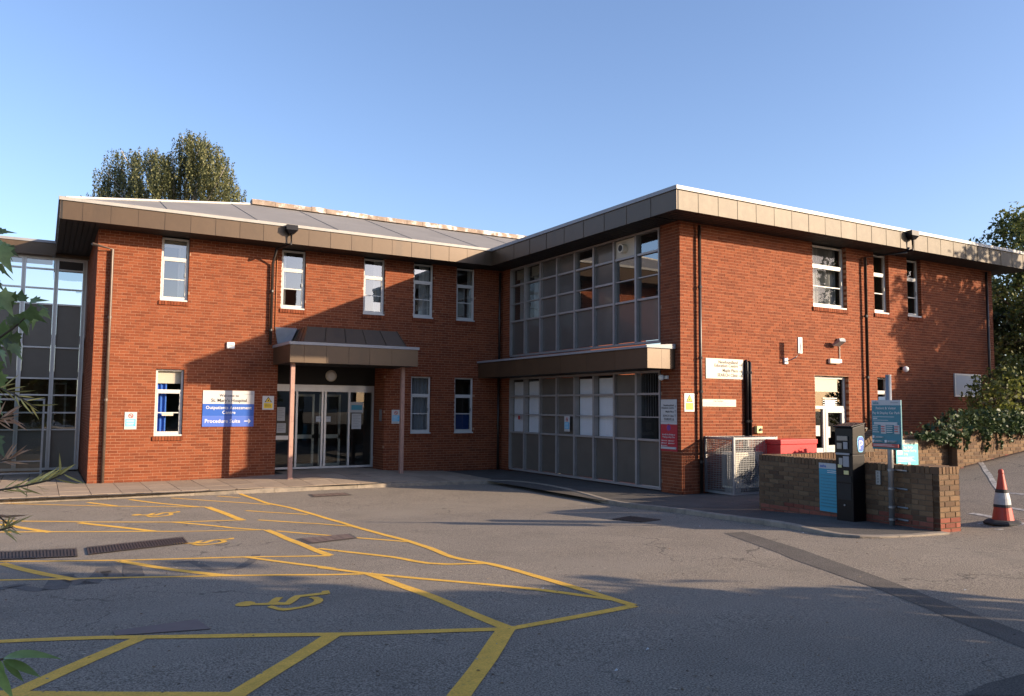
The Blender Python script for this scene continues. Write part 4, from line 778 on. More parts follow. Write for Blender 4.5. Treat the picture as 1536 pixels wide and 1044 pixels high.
# ------------------------------------------------------------------ air-conditioning cage, unit, red bin
cg = thing('mesh_cage', (1.6, -.5, 0), 'galvanised wire mesh cage round the air conditioning unit against the wing', 'cage')
p0 = gz(1099, 742.5, pave); cx0, cy0 = .74, -.93; cx1 = float(ony(1164, 656, cy0)[0]); cz = float(ony(1099, 656, cy0)[2]); zb = .04
f = MB(); r = .022
for x in (cx0, cx1):
    for y in (cy0, -.03): f.box(x-r, x+r, y-r, y+r, zb, cz)
for z in (cz-.03, .14 if False else zb+.02):
    for y in (cy0, -.03): f.box(cx0+r, cx1-r, y-r*.8, y+r*.8, z-r, z+r)
    for x in (cx0, cx1): f.box(x-r*.8, x+r*.8, cy0+r, -.03-r, z-r, z+r)
f.build('frame', 'galv', cg)
def wires(nm, A, B, h0, h1, st):
    q = MB(); A, B = Vector(A), Vector(B); L = (B-A).length; w = .0042
    for i in range(1, int(L/st)): p = A+(B-A)*(i*st/L); q.box(p.x-w, p.x+w, p.y-w, p.y+w, h0, h1)
    d = (B-A)/L
    for i in range(1, int((h1-h0)/st)):
        z = h0+i*st; q.box(min(A.x, B.x)-w, max(A.x, B.x)+w, min(A.y, B.y)-w, max(A.y, B.y)+w, z-w, z+w)
    o = q.build(nm, 'galv', cg); return o
for nm, A, B in (('mesh_panel', (cx0, cy0, 0), (cx1, cy0, 0)), ('mesh_panel', (cx0, cy0, 0), (cx0, -.03, 0)), ('mesh_panel', (cx1, cy0, 0), (cx1, -.03, 0))): wires(nm, A, B, zb, cz, .05)
q = MB()
for i in range(1, int((cx1-cx0)/.06)): x = cx0+i*.06; q.box(x-.004, x+.004, cy0, -.03, cz-.02, cz-.012)
for i in range(1, 15): y = cy0+i*.06; q.box(cx0, cx1, y-.004, y+.004, cz-.028, cz-.02)
q.build('mesh_roof', 'galv', cg)
ac = thing('air_conditioner', (1.6, -.5, .1), 'grey air conditioning unit with a round fan guard inside the mesh cage', 'air conditioner')
ax0, ax1, ay0, ay1, az1 = cx0+.12, cx0+1.12, cy0+.1, cy0+.50, 1.0
q = MB(); q.box(ax0, ax1, ay0, ay1, .17, az1); q.build('casing', 'cream_plastic', ac, bevel=.015)
for x in (ax0+.1, ax1-.2): q = MB(); q.box(x, x+.1, ay0, ay1, .045, .17); q.build('foot', 'ink_grey', ac)
fc = Vector(((ax0+ax1)/2-.05, ay0-.005, .58)); q = MB(); q.tube([fc+Vector((0, .004, 0)), fc+Vector((0, -.002, 0))], .33, 28); q.build('fan_opening', 'ink_black', ac)
q = MB()
for rr in np.linspace(.05, .33, 9):
    n = 28; pts = [fc+Vector((rr*math.cos(t), -.02, rr*math.sin(t))) for t in np.linspace(0, 2*math.pi, n+1)]; q.tube(pts, .005, 4, False)
for k in range(8): t_ = k*math.pi/4; q.tube([fc+Vector((0, -.022, 0)), fc+Vector((.34*math.cos(t_), -.022, .34*math.sin(t_)))], .006, 4)
q.tube([fc+Vector((0, -.015, 0)), fc+Vector((0, -.035, 0))], .06, 14); q.build('fan_guard', 'galv', ac)
for k in range(9): q = MB(); y = ay0+.03+k*.04; q.box(ax0-.012, ax0-.001, y, y+.022, .22, .95); q.build('louvre', 'galv', ac)
q = MB(); q.tube([(1.75, -.42, 1.0), (1.75, -.3, 1.12), (1.9, -.15, 1.2), (2.1, -.06, 1.3)], .03, 8); q.tube([(1.65, -.42, 1.0), (1.7, -.3, 1.18), (2.2, -.06, 1.34)], .022, 8); q.build('hose', 'ink_black', ac)
rb = thing('red_bin', (3.3, -1.2, .6), 'bright red lidded storage box behind the low brown wall', 'box')
yr = -1.35; xa, xb = float(ony(1171, 670, yr)[0]), float(ony(1225, 670, yr)[0]); zt2 = float(ony(1200, 659, yr)[2])
q = MB(); q.box(xa, xb, yr, yr+.75, .62, zt2-.12); q.build('body', 'red_box', rb); q = MB(); q.box(xa-.02, xb+.02, yr-.02, yr+.77, zt2-.115, zt2); q.build('lid', 'red_box', rb, bevel=.012)
# terrace behind the low wall
mb = MB(); mb.box(2.75, XR, -3.7, -.01, -.2, .62); struct(mb.build('terrace', 'concrete'))
mb = MB(); mb.box(3.6, 12.5, -3.75, -2.2, .62, 1.32); struct(mb.build('planting_bed', 'soil'))
# ------------------------------------------------------------------ brown garden walls
def brown_wall(name, T, a0, a1, ztop, gfn, label, back=.215, soldier=True, plinth=2, phase=0., end0=True, mort='brown_mortar', cut=None, cat='wall', ends=True, parent=None):
    """T(a,d,z): d>0 outwards. Each brick of the seen face is a part; the rear leaf is joined."""
    root = parent or thing(name, T((a0+a1)/2, 0, gfn((a0+a1)/2)), label, cat)
    zs = ztop-.105 if soldier else ztop
    zmin = min(gfn(a0), gfn(a1))-.05
    m = MB(); pbox(T, a0+.006, a1-.006, -back+.006, -.007, zmin-.15, ztop-.02, m); m.build('mortar', mort, root)
    rear = MB(); nfull = {}
    r = 0; z = zs-BH-.01
    while z > zmin-.1:
        off = a0+phase+(-.1125 if r % 2 else 0)
        x = off
        while x < a1:
            b0, b1 = max(a0, x), min(a1, x+BL); g = gfn((b0+b1)/2); x += .225
            if b1-b0 < .04 or z+BH < g-.01: continue
            pl = (z-g) < (plinth*CRS-.04); q = MB(); j = random.uniform(-.002, .003)
            brick_geo(q, T, b0, b1, z, z+BH, j, 0.)
            o = q.build('brick', 'plinth_brick' if pl else 'brown_brick', root, tint=True); o.modifiers.new('bevel', 'BEVEL').width = .004
            T2 = lambda a, d, zz: T(a, -back-d, zz); brick_geo(rear, T2, b1, b0, z, z+BH, 0, random.random())
        if ends:
            for (e, sgn) in ((a0, -1), (a1, 1)):
                for (c0, c1) in (((-back/2-.003, -.002), (-back, -back/2-.009)) if r % 2 else ((-back, -.002),)):
                    pbox(T, e-.05 if sgn > 0 else e-.002, e+.002 if sgn > 0 else e+.05, c0, c1, z, z+BH, rear)
        z -= CRS; r += 1
    if soldier:
        x = a0
        while x < a1-.03:
            w = .065; q = MB(); j = random.uniform(-.003, .003); pbox(T, x, x+w, -back-.004, .004+j, zs, ztop+j, q); o = q.build('coping_brick', 'brown_brick', root, tint=True); o.modifiers.new('bevel', 'BEVEL').width = .005; x += .075
    o = rear.build('brickwork', 'brown_brick', root, tint=True); o['kind'] = 'stuff'
    return root
PA, PB = np.array([-1.74, -3.98]), np.array([-1.93, -7.06])       # low wall: along its front face, far end to near pier
LD = (PB-PA)/np.linalg.norm(PB-PA); LN = np.array([LD[1], -LD[0]])  # LN points out to the road
if LN[0] > 0: LN = -LN
LLEN = float(np.linalg.norm(PB-PA))
def TLW(a, d, z): p = PA+LD*a+LN*d; return (p[0], p[1], z)
ZLW = 1.18
lw = brown_wall('low_brick_wall', TLW, 0, LLEN, ZLW, lambda a: pave(*(PA+LD*a)), 'low brown brick wall with brick coping and end pier behind the parking machine')
TPI = lambda a, d, z: TLW(LLEN+a, .06+d, z)                       # pier, long face
pier_g = lambda a: pave(*(PA+LD*(LLEN+a)))
brown_wall('pier', TPI, .005, .335, ZLW+.012, pier_g, None, back=.44, parent=lw, ends=False)
def TPE(a, d, z): p = PA+LD*(LLEN+.442+d)+LN*(.06-a); return (p[0], p[1], z)   # pier, end face seen in sun
brown_wall('pier_end', TPE, .0, .44, ZLW+.012, lambda a: pier_g(.44), None, back=.1, parent=lw, ends=False, soldier=True)
# raised wall running right from the corner of the low wall
Y2 = -3.95
T2W = lambda a, d, z: (a, Y2-d, z)
g2 = lambda a: road(a, Y2-.15)
w2 = brown_wall('retaining_wall', T2W, -1.5, 1.55, 1.16, lambda a: max(pave(a, Y2)-.1, .1)+max(0, .11*(a+1.2)), 'brown brick retaining wall with coping running back behind the parking sign', plinth=0)
brown_wall('retaining_wall', T2W, 1.555, 4.05, 1.47, g2, None, plinth=0, parent=w2, soldier=False)
for k in range(9):   # coping that climbs the step
    f = k/8; x = 1.05+.62*f; z = 1.17+.30*f; q = MB(); c, s_ = math.cos(.45), math.sin(.45)
    q.mesh([(x+du*c-dz*s_, Y2+dy, z+du*s_+dz*c) for dz in (0, .105) for dy in (-.006, .22) for du in (0, .066)], [(0, 1, 3, 2), (4, 6, 7, 5), (0, 4, 5, 1), (2, 3, 7, 6), (0, 2, 6, 4), (1, 5, 7, 3)]); o = q.build('coping_brick', 'brown_brick', w2, tint=True)
q = MB(); q.mesh([(1.0, Y2+.01, 1.1), (1.6, Y2+.01, 1.1), (1.6, Y2+.01, 1.42), (1.0, Y2+.2, 1.1), (1.6, Y2+.2, 1.1), (1.6, Y2+.2, 1.42)], [(0, 1, 2), (3, 5, 4), (0, 2, 5, 3), (1, 4, 5, 2)]); q.build('mortar', 'brown_mortar', w2)
T3W = lambda a, d, z: (a, Y2-.1-d, z)
w3 = brown_wall('ivy_wall', T3W, 4.06, 8.6, 1.62, lambda a: road(a, Y2-.25)-.02, 'taller brown brick wall under the ivy at the right edge', plinth=0, soldier=False, back=.3)
T3P = lambda a, d, z: (a, Y2-.22-d, z)
brown_wall('pier', T3P, 4.02, 4.24, 1.62, lambda a: road(a, Y2-.25), None, plinth=0, soldier=False, parent=w3, back=.12)
# ------------------------------------------------------------------ ticket machine, pole sign, wall signs, cone
mz = pave(-1.95, -5.9)-.01
MC = np.array([-1.79, -5.72])     # rear far corner of machine along the wall frame
def TM(a, d, z): p = PA+LD*(1.94+a)+LN*(.02+d); return (p[0], p[1], mz+z)
pm = thing('parking_machine', TM(.16, .15, 0), 'tall black pay and display parking machine with a blue P badge', 'parking machine')
H = 1.50
q = MB(); q.box(0, .32, 0, .27, 0, 1.03, T=TM); q.build('cabinet', 'black_metal', pm, bevel=.008)
q = MB(); q.mesh([TM(*p) for p in ((-.008, -.01, 1.03), (.328, -.01, 1.03), (-.008, .28, 1.03), (.328, .28, 1.03), (-.008, -.01, H), (.328, -.01, H), (-.008, .27, H-.06), (.328, .27, H-.06))], [(0, 1, 3, 2), (4, 6, 7, 5), (0, 4, 5, 1), (2, 3, 7, 6), (0, 2, 6, 4), (1, 5, 7, 3)]); q.build('head', 'black_metal', pm, bevel=.012)
q = MB(); q.box(-.014, .334, -.02, .30, 0, .022, T=lambda a, d, z: TM(a, d, z+H-.055*max(0, min(1, d/.27))+.0)); q.build('cap', 'black_metal', pm, bevel=.006)
def mface(a0, a1, z0, z1, m, nm, d=.282, th=.012): q = MB(); q.box(a0, a1, d, d+th, z0, z1, T=TM); return q.build(nm, m, pm, bevel=.002)
mface(.05, .25, 1.24, 1.31, 'screen', 'display'); mface(.05, .14, 1.11, 1.20, 'screen', 'coin_panel'); mface(.17, .25, 1.11, 1.22, 'ink_grey', 'card_panel'); mface(.02, .28, 1.02, 1.05, 'ink_grey', 'ledge')
mface(.07, .14, .86, .97, 'galv', 'slot', .27); mface(.15, .26, .84, 1.0, 'ink_grey', 'keypad', .27); mface(.05, .12, .82, .87, 'button_yellow', 'button', .27); mface(.16, .25, .72, .78, 'button_yellow', 'ticket_slot', .27); mface(.02, .30, .60, .70, 'soffit', 'ticket_tray', .27); mface(.03, .29, .33, .58, 'soffit', 'service_door', .27, .006)
q = MB(); q.tube([TM(.16, .27, .25), TM(.16, .282, .25)], .014, 10); q.build('lock', 'galv', pm)
bd = []   # P badge on the side facing the car park
for t_ in np.linspace(0, 2*math.pi, 28, endpoint=False): bd.append((math.copysign(abs(math.cos(t_))**.6, math.cos(t_)), math.copysign(abs(math.sin(t_))**.7, math.sin(t_))))
q = MB(); q.poly([TM(.334, .10+.075*u*(1-.12*(v < 0)), 1.19+.125*v) for u, v in bd]); q.build('badge', 'sign_skyblue', pm)
q = MB(); q.poly([TM(.3355, .094+.066*u*(1-.12*(v < 0)), 1.19+.112*v) for u, v in bd]); q.build('badge', 'sign_blue', pm)
me = text_mesh('P', .19, 'CENTER')
for vv in me.vertices: vv.co = TM(.337, .10-vv.co.x, 1.115+vv.co.y)
link('lettering', me, 'ink_white', pm)
pp = thing('sign_pole', TLW(2.79, .11, pave(-2, -6.4)), 'grey steel pole clamped to the low wall carrying the car park sign', 'pole')
pb = TLW(2.79, .11, 0); zg = pave(pb[0], pb[1]); q = MB(); q.tube([(pb[0], pb[1], zg-.02), (pb[0], pb[1], 2.50)], .04, 14); q.build('pole', 'galv', pp, smoothf=True); q = MB(); q.tube([(pb[0], pb[1], 2.50), (pb[0], pb[1], 2.515)], .042, 14); q.build('cap', 'ink_grey', pp)
for z in (1.10, .83, .56, .38): 
    q = MB(); q.tube([(pb[0], pb[1], z-.015), (pb[0], pb[1], z+.015)], .047, 14); q.tube([pb[:2]+(z,), TLW(2.79, 0, z)], .012, 6); c_ = TLW(2.89, .006, z); q.tube([TLW(2.82, .012, z), TLW(2.99, .012, z-.005)], .014, 6); q.build('clamp', 'galv', pp)
O = Vector((pb[0], pb[1], 2.135))+Vector((LN[0], LN[1], 0))*.05-Vector((LD[0], LD[1], 0))*.25
s = Sign('car_park_sign', O, (LD[0], LD[1], 0), (LN[0], LN[1], 0), .50, .73, 'sign_teal', 'teal patient and visitor car park sign on a grey pole', thick=.02)
s.rect(0, 0, .5, .075, 'paper'); s.text('saba', .02, .058, .06, 'sign_teal'); s.rect(.33, .03, .13, .015, 'ink_grey'); s.text('Patient & Visitor', .25, .135, .052, 'ink_white', 'CENTER'); s.text('Pay & Display Car Park', .25, .205, .050, 'ink_white', 'CENTER')
s.lines(.02, .245, .44, 1, .02, .006, 'ink_white'); s.lines(.02, .265, .1, 1, .02, .012, 'ink_white'); s.lines(.02, .295, .3, 1, .02, .006, 'ink_white'); s.rect(.04, .325, .4, .04, 'paper'); s.rect(.16, .366, .085, .13, 'paper'); s.rect(.39, .366, .085, .13, 'paper')
for u in (.02, .26): s.lines(u, .38, .11, 4, .03, .009, 'ink_white')
s.lines(.17, .385, .06, 3, .035, .01, 'ink_red'); s.lines(.40, .385, .06, 3, .035, .01, 'ink_red')
for u, v in ((.02, .53), (.02, .59), (.24, .59)): s.rect(u, v, .035, .035, 'ink_white'); s.lines(u+.05, v+.008, .14, 2, .014, .005, 'ink_white')
s.rect(.02, .645, .45, .05, 'strip_red'); s.lines(.05, .655, .38, 2, .018, .006, 'ink_white')
q = MB(); q.box(-.06, .06, -.01, .01, 0, .05, T=lambda a, d, z: tuple(Vector(TLW(2.70+a, .14+d, 2.137+z)))); tag(q.build('sign_clip', 'white_plastic'), 'small white plate on top of the teal car park sign', 'plate')
zt_ = 1.12
s = Sign('tariff_sign', Vector(TLW(1.36, .008, zt_)), (LD[0], LD[1], 0), (LN[0], LN[1], 0), .52, .78, 'sign_cyan', 'blue tariff sign on the low wall half hidden by the parking machine')
s.rect(0, 0, .52, .09, 'paper'); s.text('saba', .02, .07, .075, 'sign_blue'); s.lines(.17, .115, .25, 2, .028, .01, 'ink_white'); 
for k in range(11): s.rect(.03, .19+k*.05, .44, .006, 'sign_teal', 'print_line')
t = thing('wall_socket', TLW(2.50, 0, .9), 'small grey metal plate on the low wall left of the sign pole', 'plate'); q = MB(); q.box(2.46, 2.54, .002, .03, .86, 1.07, T=TLW); q.build('plate', 'galv', t)
for k in range(4): q = MB(); q.tube([TLW(2.50, .03, .90+k*.045), TLW(2.50, .034, .90+k*.045)], .008, 8); q.build('hole', 'ink_black', t)
o1, o2 = ony(1343, 660, Y2-.02), ony(1377, 698, Y2-.02)
s = Sign('blue_badge_sign', (o1[0], Y2-.02, o1[2]), RX_, NA, float(o2[0]-o1[0]), float(o1[2]-o2[2]), 'sign_cyan_lit', 'blue badge parking sign with sunlight put into its cyan, standing in sun behind the pole')
w_, h_ = s.w, s.h
s.rect(0, 0, w_, h_*.17, 'sign_cream'); s.rect(w_*.05, h_*.24, w_*.22, h_*.32, 'ink_white'); s.text('Blue Badge', w_*.32, h_*.33, h_*.13, 'ink_white'); s.text('Holder Parking', w_*.32, h_*.46, h_*.13, 'ink_white'); s.text('Only', w_*.32, h_*.59, h_*.13, 'ink_white'); s.lines(w_*.05, h_*.66, w_*.85, 4, h_*.05, h_*.015, 'ink_white')
for u in (.06, .5): s.rect(w_*u, h_*.88, w_*.12, h_*.1, 'ink_white')
cp = gz(1505, 786); cz0 = cp[2]; cn = thing('traffic_cone', (cp[0], cp[1], cz0), 'worn red and white traffic cone standing right of the wall pier', 'traffic cone')
q = MB(); q.lathe((cp[0], cp[1], cz0), [(.27, 0), (.27, .03), (.22, .06), (.17, .065)], 8); q.build('base', 'rubber', cn, bevel=.01)
def rc(z): return .155-.125*z/.78
for z0, z1, m, nm in ((.06, .25, 'cone_red', 'cone_body'), (.25, .29, 'rubber', 'band'), (.29, .46, 'cone_sleeve', 'sleeve'), (.46, .51, 'rubber', 'band'), (.51, .74, 'cone_red', 'cone_body')):
    e_ = .006 if nm != 'cone_body' else 0; q = MB(); q.lathe((cp[0]-.02*z0, cp[1], cz0), [(rc(z0)+e_, z0), (rc((z0+z1)/2)+e_+(.004 if nm == 'sleeve' else 0), (z0+z1)/2), (rc(z1)+e_, z1)], 22); q.build(nm, m, cn, smoothf=False)
q = MB(); q.lathe((cp[0]-.015, cp[1], cz0), [(.036, .74), (.04, .75), (.034, .79), (.015, .805)], 16); q.build('tip', 'cone_red', cn)
# ------------------------------------------------------------------ vegetation
def leaf_cloud(centres, size, tints, elong=1.6, droop=None, fold=True):
    """many small two-triangle leaves; vectorised"""
    n = len(centres); c = np.asarray(centres); nv = rng.normal(size=(n, 3)); nv /= np.linalg.norm(nv, axis=1)[:, None]
    t = rng.normal(size=(n, 3)) if droop is None else np.array(droop)[None]+.35*rng.normal(size=(n, 3)); t -= (t*nv).sum(1)[:, None]*nv; t /= np.linalg.norm(t, axis=1)[:, None]; b = np.cross(nv, t)
    s = size*rng.uniform(.6, 1.3, n)[:, None]; v = np.stack([c-t*s*elong/2, c+b*s/2+nv*s*.15, c+t*s*elong/2, c-b*s/2+nv*s*.15], 1).reshape(-1, 3)
    me = bpy.data.meshes.new('foliage'); me.vertices.add(4*n); me.vertices.foreach_set('co', v.astype(np.float32).ravel()); me.loops.add(4*n); me.loops.foreach_set('vertex_index', np.arange(4*n, dtype=np.int32)); me.polygons.add(n); me.polygons.foreach_set('loop_start', np.arange(0, 4*n, 4, dtype=np.int32)); me.polygons.foreach_set('loop_total', np.full(n, 4, np.int32)); me.update(calc_edges=True)
    at = me.attributes.new('tint', 'FLOAT', 'FACE'); at.data.foreach_set('value', np.asarray(tints, np.float32)); return me
def clumps(cs, per, spread):
    out = []; tn = []
    for (p, r) in cs:
        k = max(4, int(per*r*r)); d = rng.normal(size=(k, 3)); d /= np.linalg.norm(d, axis=1)[:, None]; rad = r*spread*rng.uniform(.25, 1, k)[:, None]**.6; out.append(np.array(p)+d*rad); tn.append(np.clip(rng.normal(.45+.25*rng.normal(), .22, k), 0.01, .98))
    return np.concatenate(out), np.concatenate(tn)
def blob_tree(name, label, base, h, crown, lm, leaf, per, seedn, trunk_r=.22, group=None, clump_r=(.5, 1.0), nclump=90, bark='bark', twigs=True, cat='tree'):
    """crown: list of ellipsoids ((x,y,z) relative to base, (rx,ry,rz))"""
    R_ = np.random.default_rng(seedn); t = thing(name, base, label, cat, group); b = np.array(base)
    cs = []
    wts = np.array([e[1][0]*e[1][1]*e[1][2] for e in crown])**.67; wts /= wts.sum()
    for (c, r), wt in zip(crown, wts):
        for _ in range(max(6, int(nclump*wt))):
            d = R_.normal(size=3); d /= np.linalg.norm(d); rad = R_.uniform(.35, 1)**.5; cs.append((b+np.array(c)+d*rad*np.array(r), R_.uniform(*clump_r)))
    pts, tn = clumps(cs, per, 1.0); link('crown', leaf_cloud(pts, leaf, tn), lm, t)
    q = MB(); top = b+np.array([0, 0, h*.75]); q.tube([tuple(b+np.array([0, 0, -.1])), tuple(b+np.array([.1, .05, h*.35])), tuple(top)], [trunk_r, trunk_r*.75, trunk_r*.25], 9)
    for (p, r) in cs[::3]:
        s0 = b+np.array([.05, .03, h*R_.uniform(.2, .6)]); mid = (s0+p)/2+R_.normal(size=3)*.2; q.tube([tuple(s0), tuple(mid), tuple(p)], [trunk_r*.28, trunk_r*.16, .012], 5)
    o = q.build('trunk', bark, t); return t
lm_ = leaf_cloud(np.array(LITTER), .022, rng.uniform(.05, .95, len(LITTER)), 1.5)
co = np.empty(len(lm_.vertices)*3, np.float32); lm_.vertices.foreach_get('co', co); co = co.reshape(-1, 4, 3); zc = co[:, :, 2].mean(1, keepdims=True); co[:, :, 2] = zc+(co[:, :, 2]-zc)*.2; lm_.vertices.foreach_set('co', co.ravel())
lo_ = link('leaf_litter', lm_, 'leaf_litter'); tag(lo_, 'scattered grit and dry leaf bits along the kerb and over the tarmac', 'leaf litter', kind='stuff')
# weeping birch behind the roof
def birch():
    dep = 42; base = at_depth(250, 560, dep); base[2] = -.1; b = np.array(base); t = thing('weeping_birch', tuple(b), 'weeping birch tree rising behind the grey hipped roof', 'tree')
    R_ = np.random.default_rng(3); pts = []; tn = []; q = MB(); k = dep/FPX
    q.tube([tuple(b), tuple(b+np.array([0, 0, 6.])), tuple(b+np.array([.4, 0, 12.5]))], [.32, .25, .06], 8)
    # tops of the crown in pixels: (u, v, half width)
    tops = [(150, 283, 10), (160, 258, 12), (176, 243, 10), (182, 226, 9), (208, 228, 10), (222, 240, 8), (232, 225, 11), (245, 232, 11), (258, 229, 10), (274, 204, 8), (290, 199, 10), (300, 207, 11), (314, 210, 13), (330, 228, 12), (338, 250, 8), (346, 272, 9), (357, 280, 7), (196, 262, 13), (286, 232, 14), (262, 252, 12), (310, 245, 14), (240, 258, 13), (170, 282, 14), (322, 276, 14), (288, 278, 14), (212, 275, 9)]
    for (u, v, hw) in tops:
        tn0 = R_.uniform(.3, .62)-.13*(u < 230); dz = R_.uniform(-1.8, 1.8)
        anchor = at_depth(u, v, dep+dz); q.tube([tuple(b+np.array([.2, 0, 8])), tuple((b+np.array([.3, 0, 10])+anchor)/2), tuple(anchor)], [.1, .06, .02], 5)
        ns = int(26*hw/10)
        for _ in range(ns):
            a = anchor+RT*R_.normal()*hw*.52*k+FW*R_.normal()*.6; a[2] -= abs(R_.normal())*.35; L = R_.uniform(.7, 2.6); n = int(L*44); tt = np.linspace(0, 1, n); sway = R_.normal(size=2)*.12
            st = a[None]+np.stack([sway[0]*tt**2*L+R_.normal(size=n)*.05, sway[1]*tt**2*L+R_.normal(size=n)*.05, -tt*L+R_.normal(size=n)*.03], 1); pts.append(st); tn.append(np.clip(tn0+R_.normal(size=n)*.17+.1*R_.normal(), .01, .98))
    pts = np.concatenate(pts); tn = np.concatenate(tn); link('crown', leaf_cloud(pts, .064, tn, 1.7, (0, 0, -1)), 'leaf_birch', t); q.build('trunk', 'bark_pale', t)
birch()
# tall feathery tree and bush at the right edge
blob_tree('robinia_tree', 'tall feathery green tree beyond the end of the wing at the right edge', (20.4, 1.9, .8), 9.2, [((0, 0, 6.6), (2.6, 2.6, 2.6)), ((-.6, -.3, 8.0), (1.5, 1.5, 1.5)), ((.4, 0, 3.8), (2.4, 2.4, 2.2)), ((-1.9, -.5, 5.3), (1.0, 1.0, 1.5))], 'leaf_robinia', .11, 300, 21, nclump=150, clump_r=(.4, .8))
blob_tree('hedge_tree', 'dark bushy tree filling the gap beyond the wing at the right edge', (21.3, 4.6, .8), 6.5, [((0, 0, 3.2), (3.2, 2.4, 3.0))], 'leaf_dark', .13, 220, 24, nclump=150, clump_r=(.5, .9))
blob_tree('garden_bush', 'leafy green bush growing over the ivy wall in front of the white-framed board', (9.9, -2.1, 1.25), 1.9, [((.1, 0, 1.15), (1.25, .9, .95)), ((-.75, -.1, .8), (.7, .6, .6)), ((1.2, 0, 1.3), (1.1, .9, 1.1))], 'leaf_robinia', .075, 480, 22, trunk_r=.06, nclump=105, clump_r=(.22, .42), cat='bush')
blob_tree('pale_shrub', 'pale flowering shrub behind the stepped coping beside the sign pole', (2.58, -3.05, .15), 1.3, [((0, 0, 1.1), (.42, .38, .38)), ((.3, .1, .85), (.4, .3, .3))], 'flower_pale', .06, 500, 23, trunk_r=.03, nclump=26, clump_r=(.14, .22), cat='shrub')
blob_tree('wall_weed', 'small green weed growing at the foot of the ivy wall', tuple(np.array([*gz(1505, 697)[:2], gz(1505, 697)[2]])), .3, [((0, 0, .14), (.2, .16, .14))], 'leaf_robinia', .05, 500, 25, trunk_r=.01, nclump=12, clump_r=(.07, .12), cat='weed')
iv = thing('ivy', (5, -3.9, 1.4), 'dark glossy ivy spilling over the top of the brown brick walls', 'ivy'); pts = []; tn = []
R_ = np.random.default_rng(5)
for x in np.arange(2.7, 9.2, .045):
    top_ = 1.47 if x < 4.05 else 1.62; hgt = np.interp(x, [2.7, 3.0, 3.3, 3.8, 4.3, 9], [.0, .03, .07, .2, .36, .40]); drop = np.interp(x, [2, 3, 3.7, 4.0, 4.4, 5, 9], [.0, .06, .2, .22, .1, .12, .15])+.05*math.sin(x*5)+.04*math.sin(x*11.3)
    n = int(18+30*hgt); zz = top_+R_.uniform(-drop, hgt, n); yy = np.where(zz < top_+.03, Y2-.14-R_.uniform(0, .12, n), Y2+R_.uniform(-.32, .5, n)*(1-.4*(zz-top_)/.4)); pts.append(np.stack([x+R_.normal(size=n)*.05, yy, zz+.06*np.sin(x*7)], 1)); tn.append(np.clip(R_.normal(.45, .25, n), .01, .98))
for (x0, L, ph) in ((4.62, .48, 0), (5.35, .52, 1), (5.75, .45, 2), (4.35, .3, 3), (6.3, .3, 1.4)):
    n = int(L*95); tt = np.linspace(0, 1, n); pts.append(np.stack([x0-.22*tt*math.cos(ph)+R_.normal(size=n)*.035, np.full(n, Y2-.14)-R_.uniform(0, .04, n), 1.6-L*tt], 1)); tn.append(np.clip(R_.normal(.35, .2, n), .01, .98))
link('foliage', leaf_cloud(np.concatenate(pts), .075, np.concatenate(tn), 1.25), 'leaf_ivy', iv)
q = MB(); [q.tube([(x, Y2-.05, 1.5), (x-.1, Y2-.14, 1.3), (x-.2, Y2-.135, 1.05)], .008, 5) for x in (4.6, 5.3, 5.7)]; q.build('stems', 'twig', iv)
# trees and house beyond the frame that shade the forecourt and show in the glass
def np_(n, s): return (n*.730+s*.683, n*.683-s*.730)
for k, (n, s_, h, r, lm, lab) in enumerate(((-14.9, 10, 6.9, 3.3, 'leaf_dark', 'nearest leafy tree beside the road behind the viewer'), (-20.8, 8.5, 7.2, 3.6, 'leaf_dark', 'middle leafy tree beside the road behind the viewer'), (-27.5, 7, 7.2, 3.8, 'leaf_dark', 'farthest leafy tree beside the road behind the viewer'))):
    x, y = np_(n, s_); blob_tree('roadside_tree', lab, (x, y, .33), h, [((0, 0, h*.30), (r, r, h*.28)), ((0, 0, h*.66), (r*.95, r*.95, h*.34))], lm, .26, 60, 40+k, group='trees behind the viewer', nclump=230, clump_r=(.7, 1.1))
for k, (x, y, zb_, h, r) in enumerate(((17.5, -6.4, .9, 9.9, 2.7), (20.6, -8.0, .9, 9.6, 2.6))):
    blob_tree('shade_tree', ('leafy tree out of frame to the right casting dappled shade on the wing', 'second leafy tree out of frame to the right beyond the first')[k], (x, y, zb_), h, [((0, 0, h*.62), (r, r, h*.26)), ((-.8, .3, h*.42), (r*.9, r*.9, h*.22)), ((-1.4, .8, h*.30), (1.2, 1.2, 1.0))], 'leaf_robinia', .15, 215, 60+k, nclump=165, clump_r=(.35, .7))
hs = thing('house', (6, -52, .33), 'pale rendered house across the road behind the viewer', 'house')
q = MB(); q.box(-4, 16, -60, -50, .2, 9.5); q.build('wall', 'house_render', hs); q = MB(); q.mesh([(-4.6, -60.6, 9.5), (16.6, -60.6, 9.5), (16.6, -49.4, 9.5), (-4.6, -49.4, 9.5), (1, -55, 12.6), (11, -55, 12.6)], [(3, 2, 5, 4), (1, 0, 4, 5), (0, 3, 4), (2, 1, 5)]); q.build('roof', 'house_roof', hs)
q = MB(); q.box(9.2, 10.4, -55.5, -54.3, 11, 14.6); q.build('chimney', 'red_brick', hs)
for x in (-2, 2, 6, 10, 14):
    for z in (1.6, 5.8): q = MB(); q.box(x-.8, x+.8, -50.03, -49.97, z, z+1.7); w_ = q.build('window', 'frame_white', hs); q = MB(); q.box(x-.7, x+.7, -49.97, -49.95, z+.1, z+1.6); q.build('pane', 'glass_dark', hs)
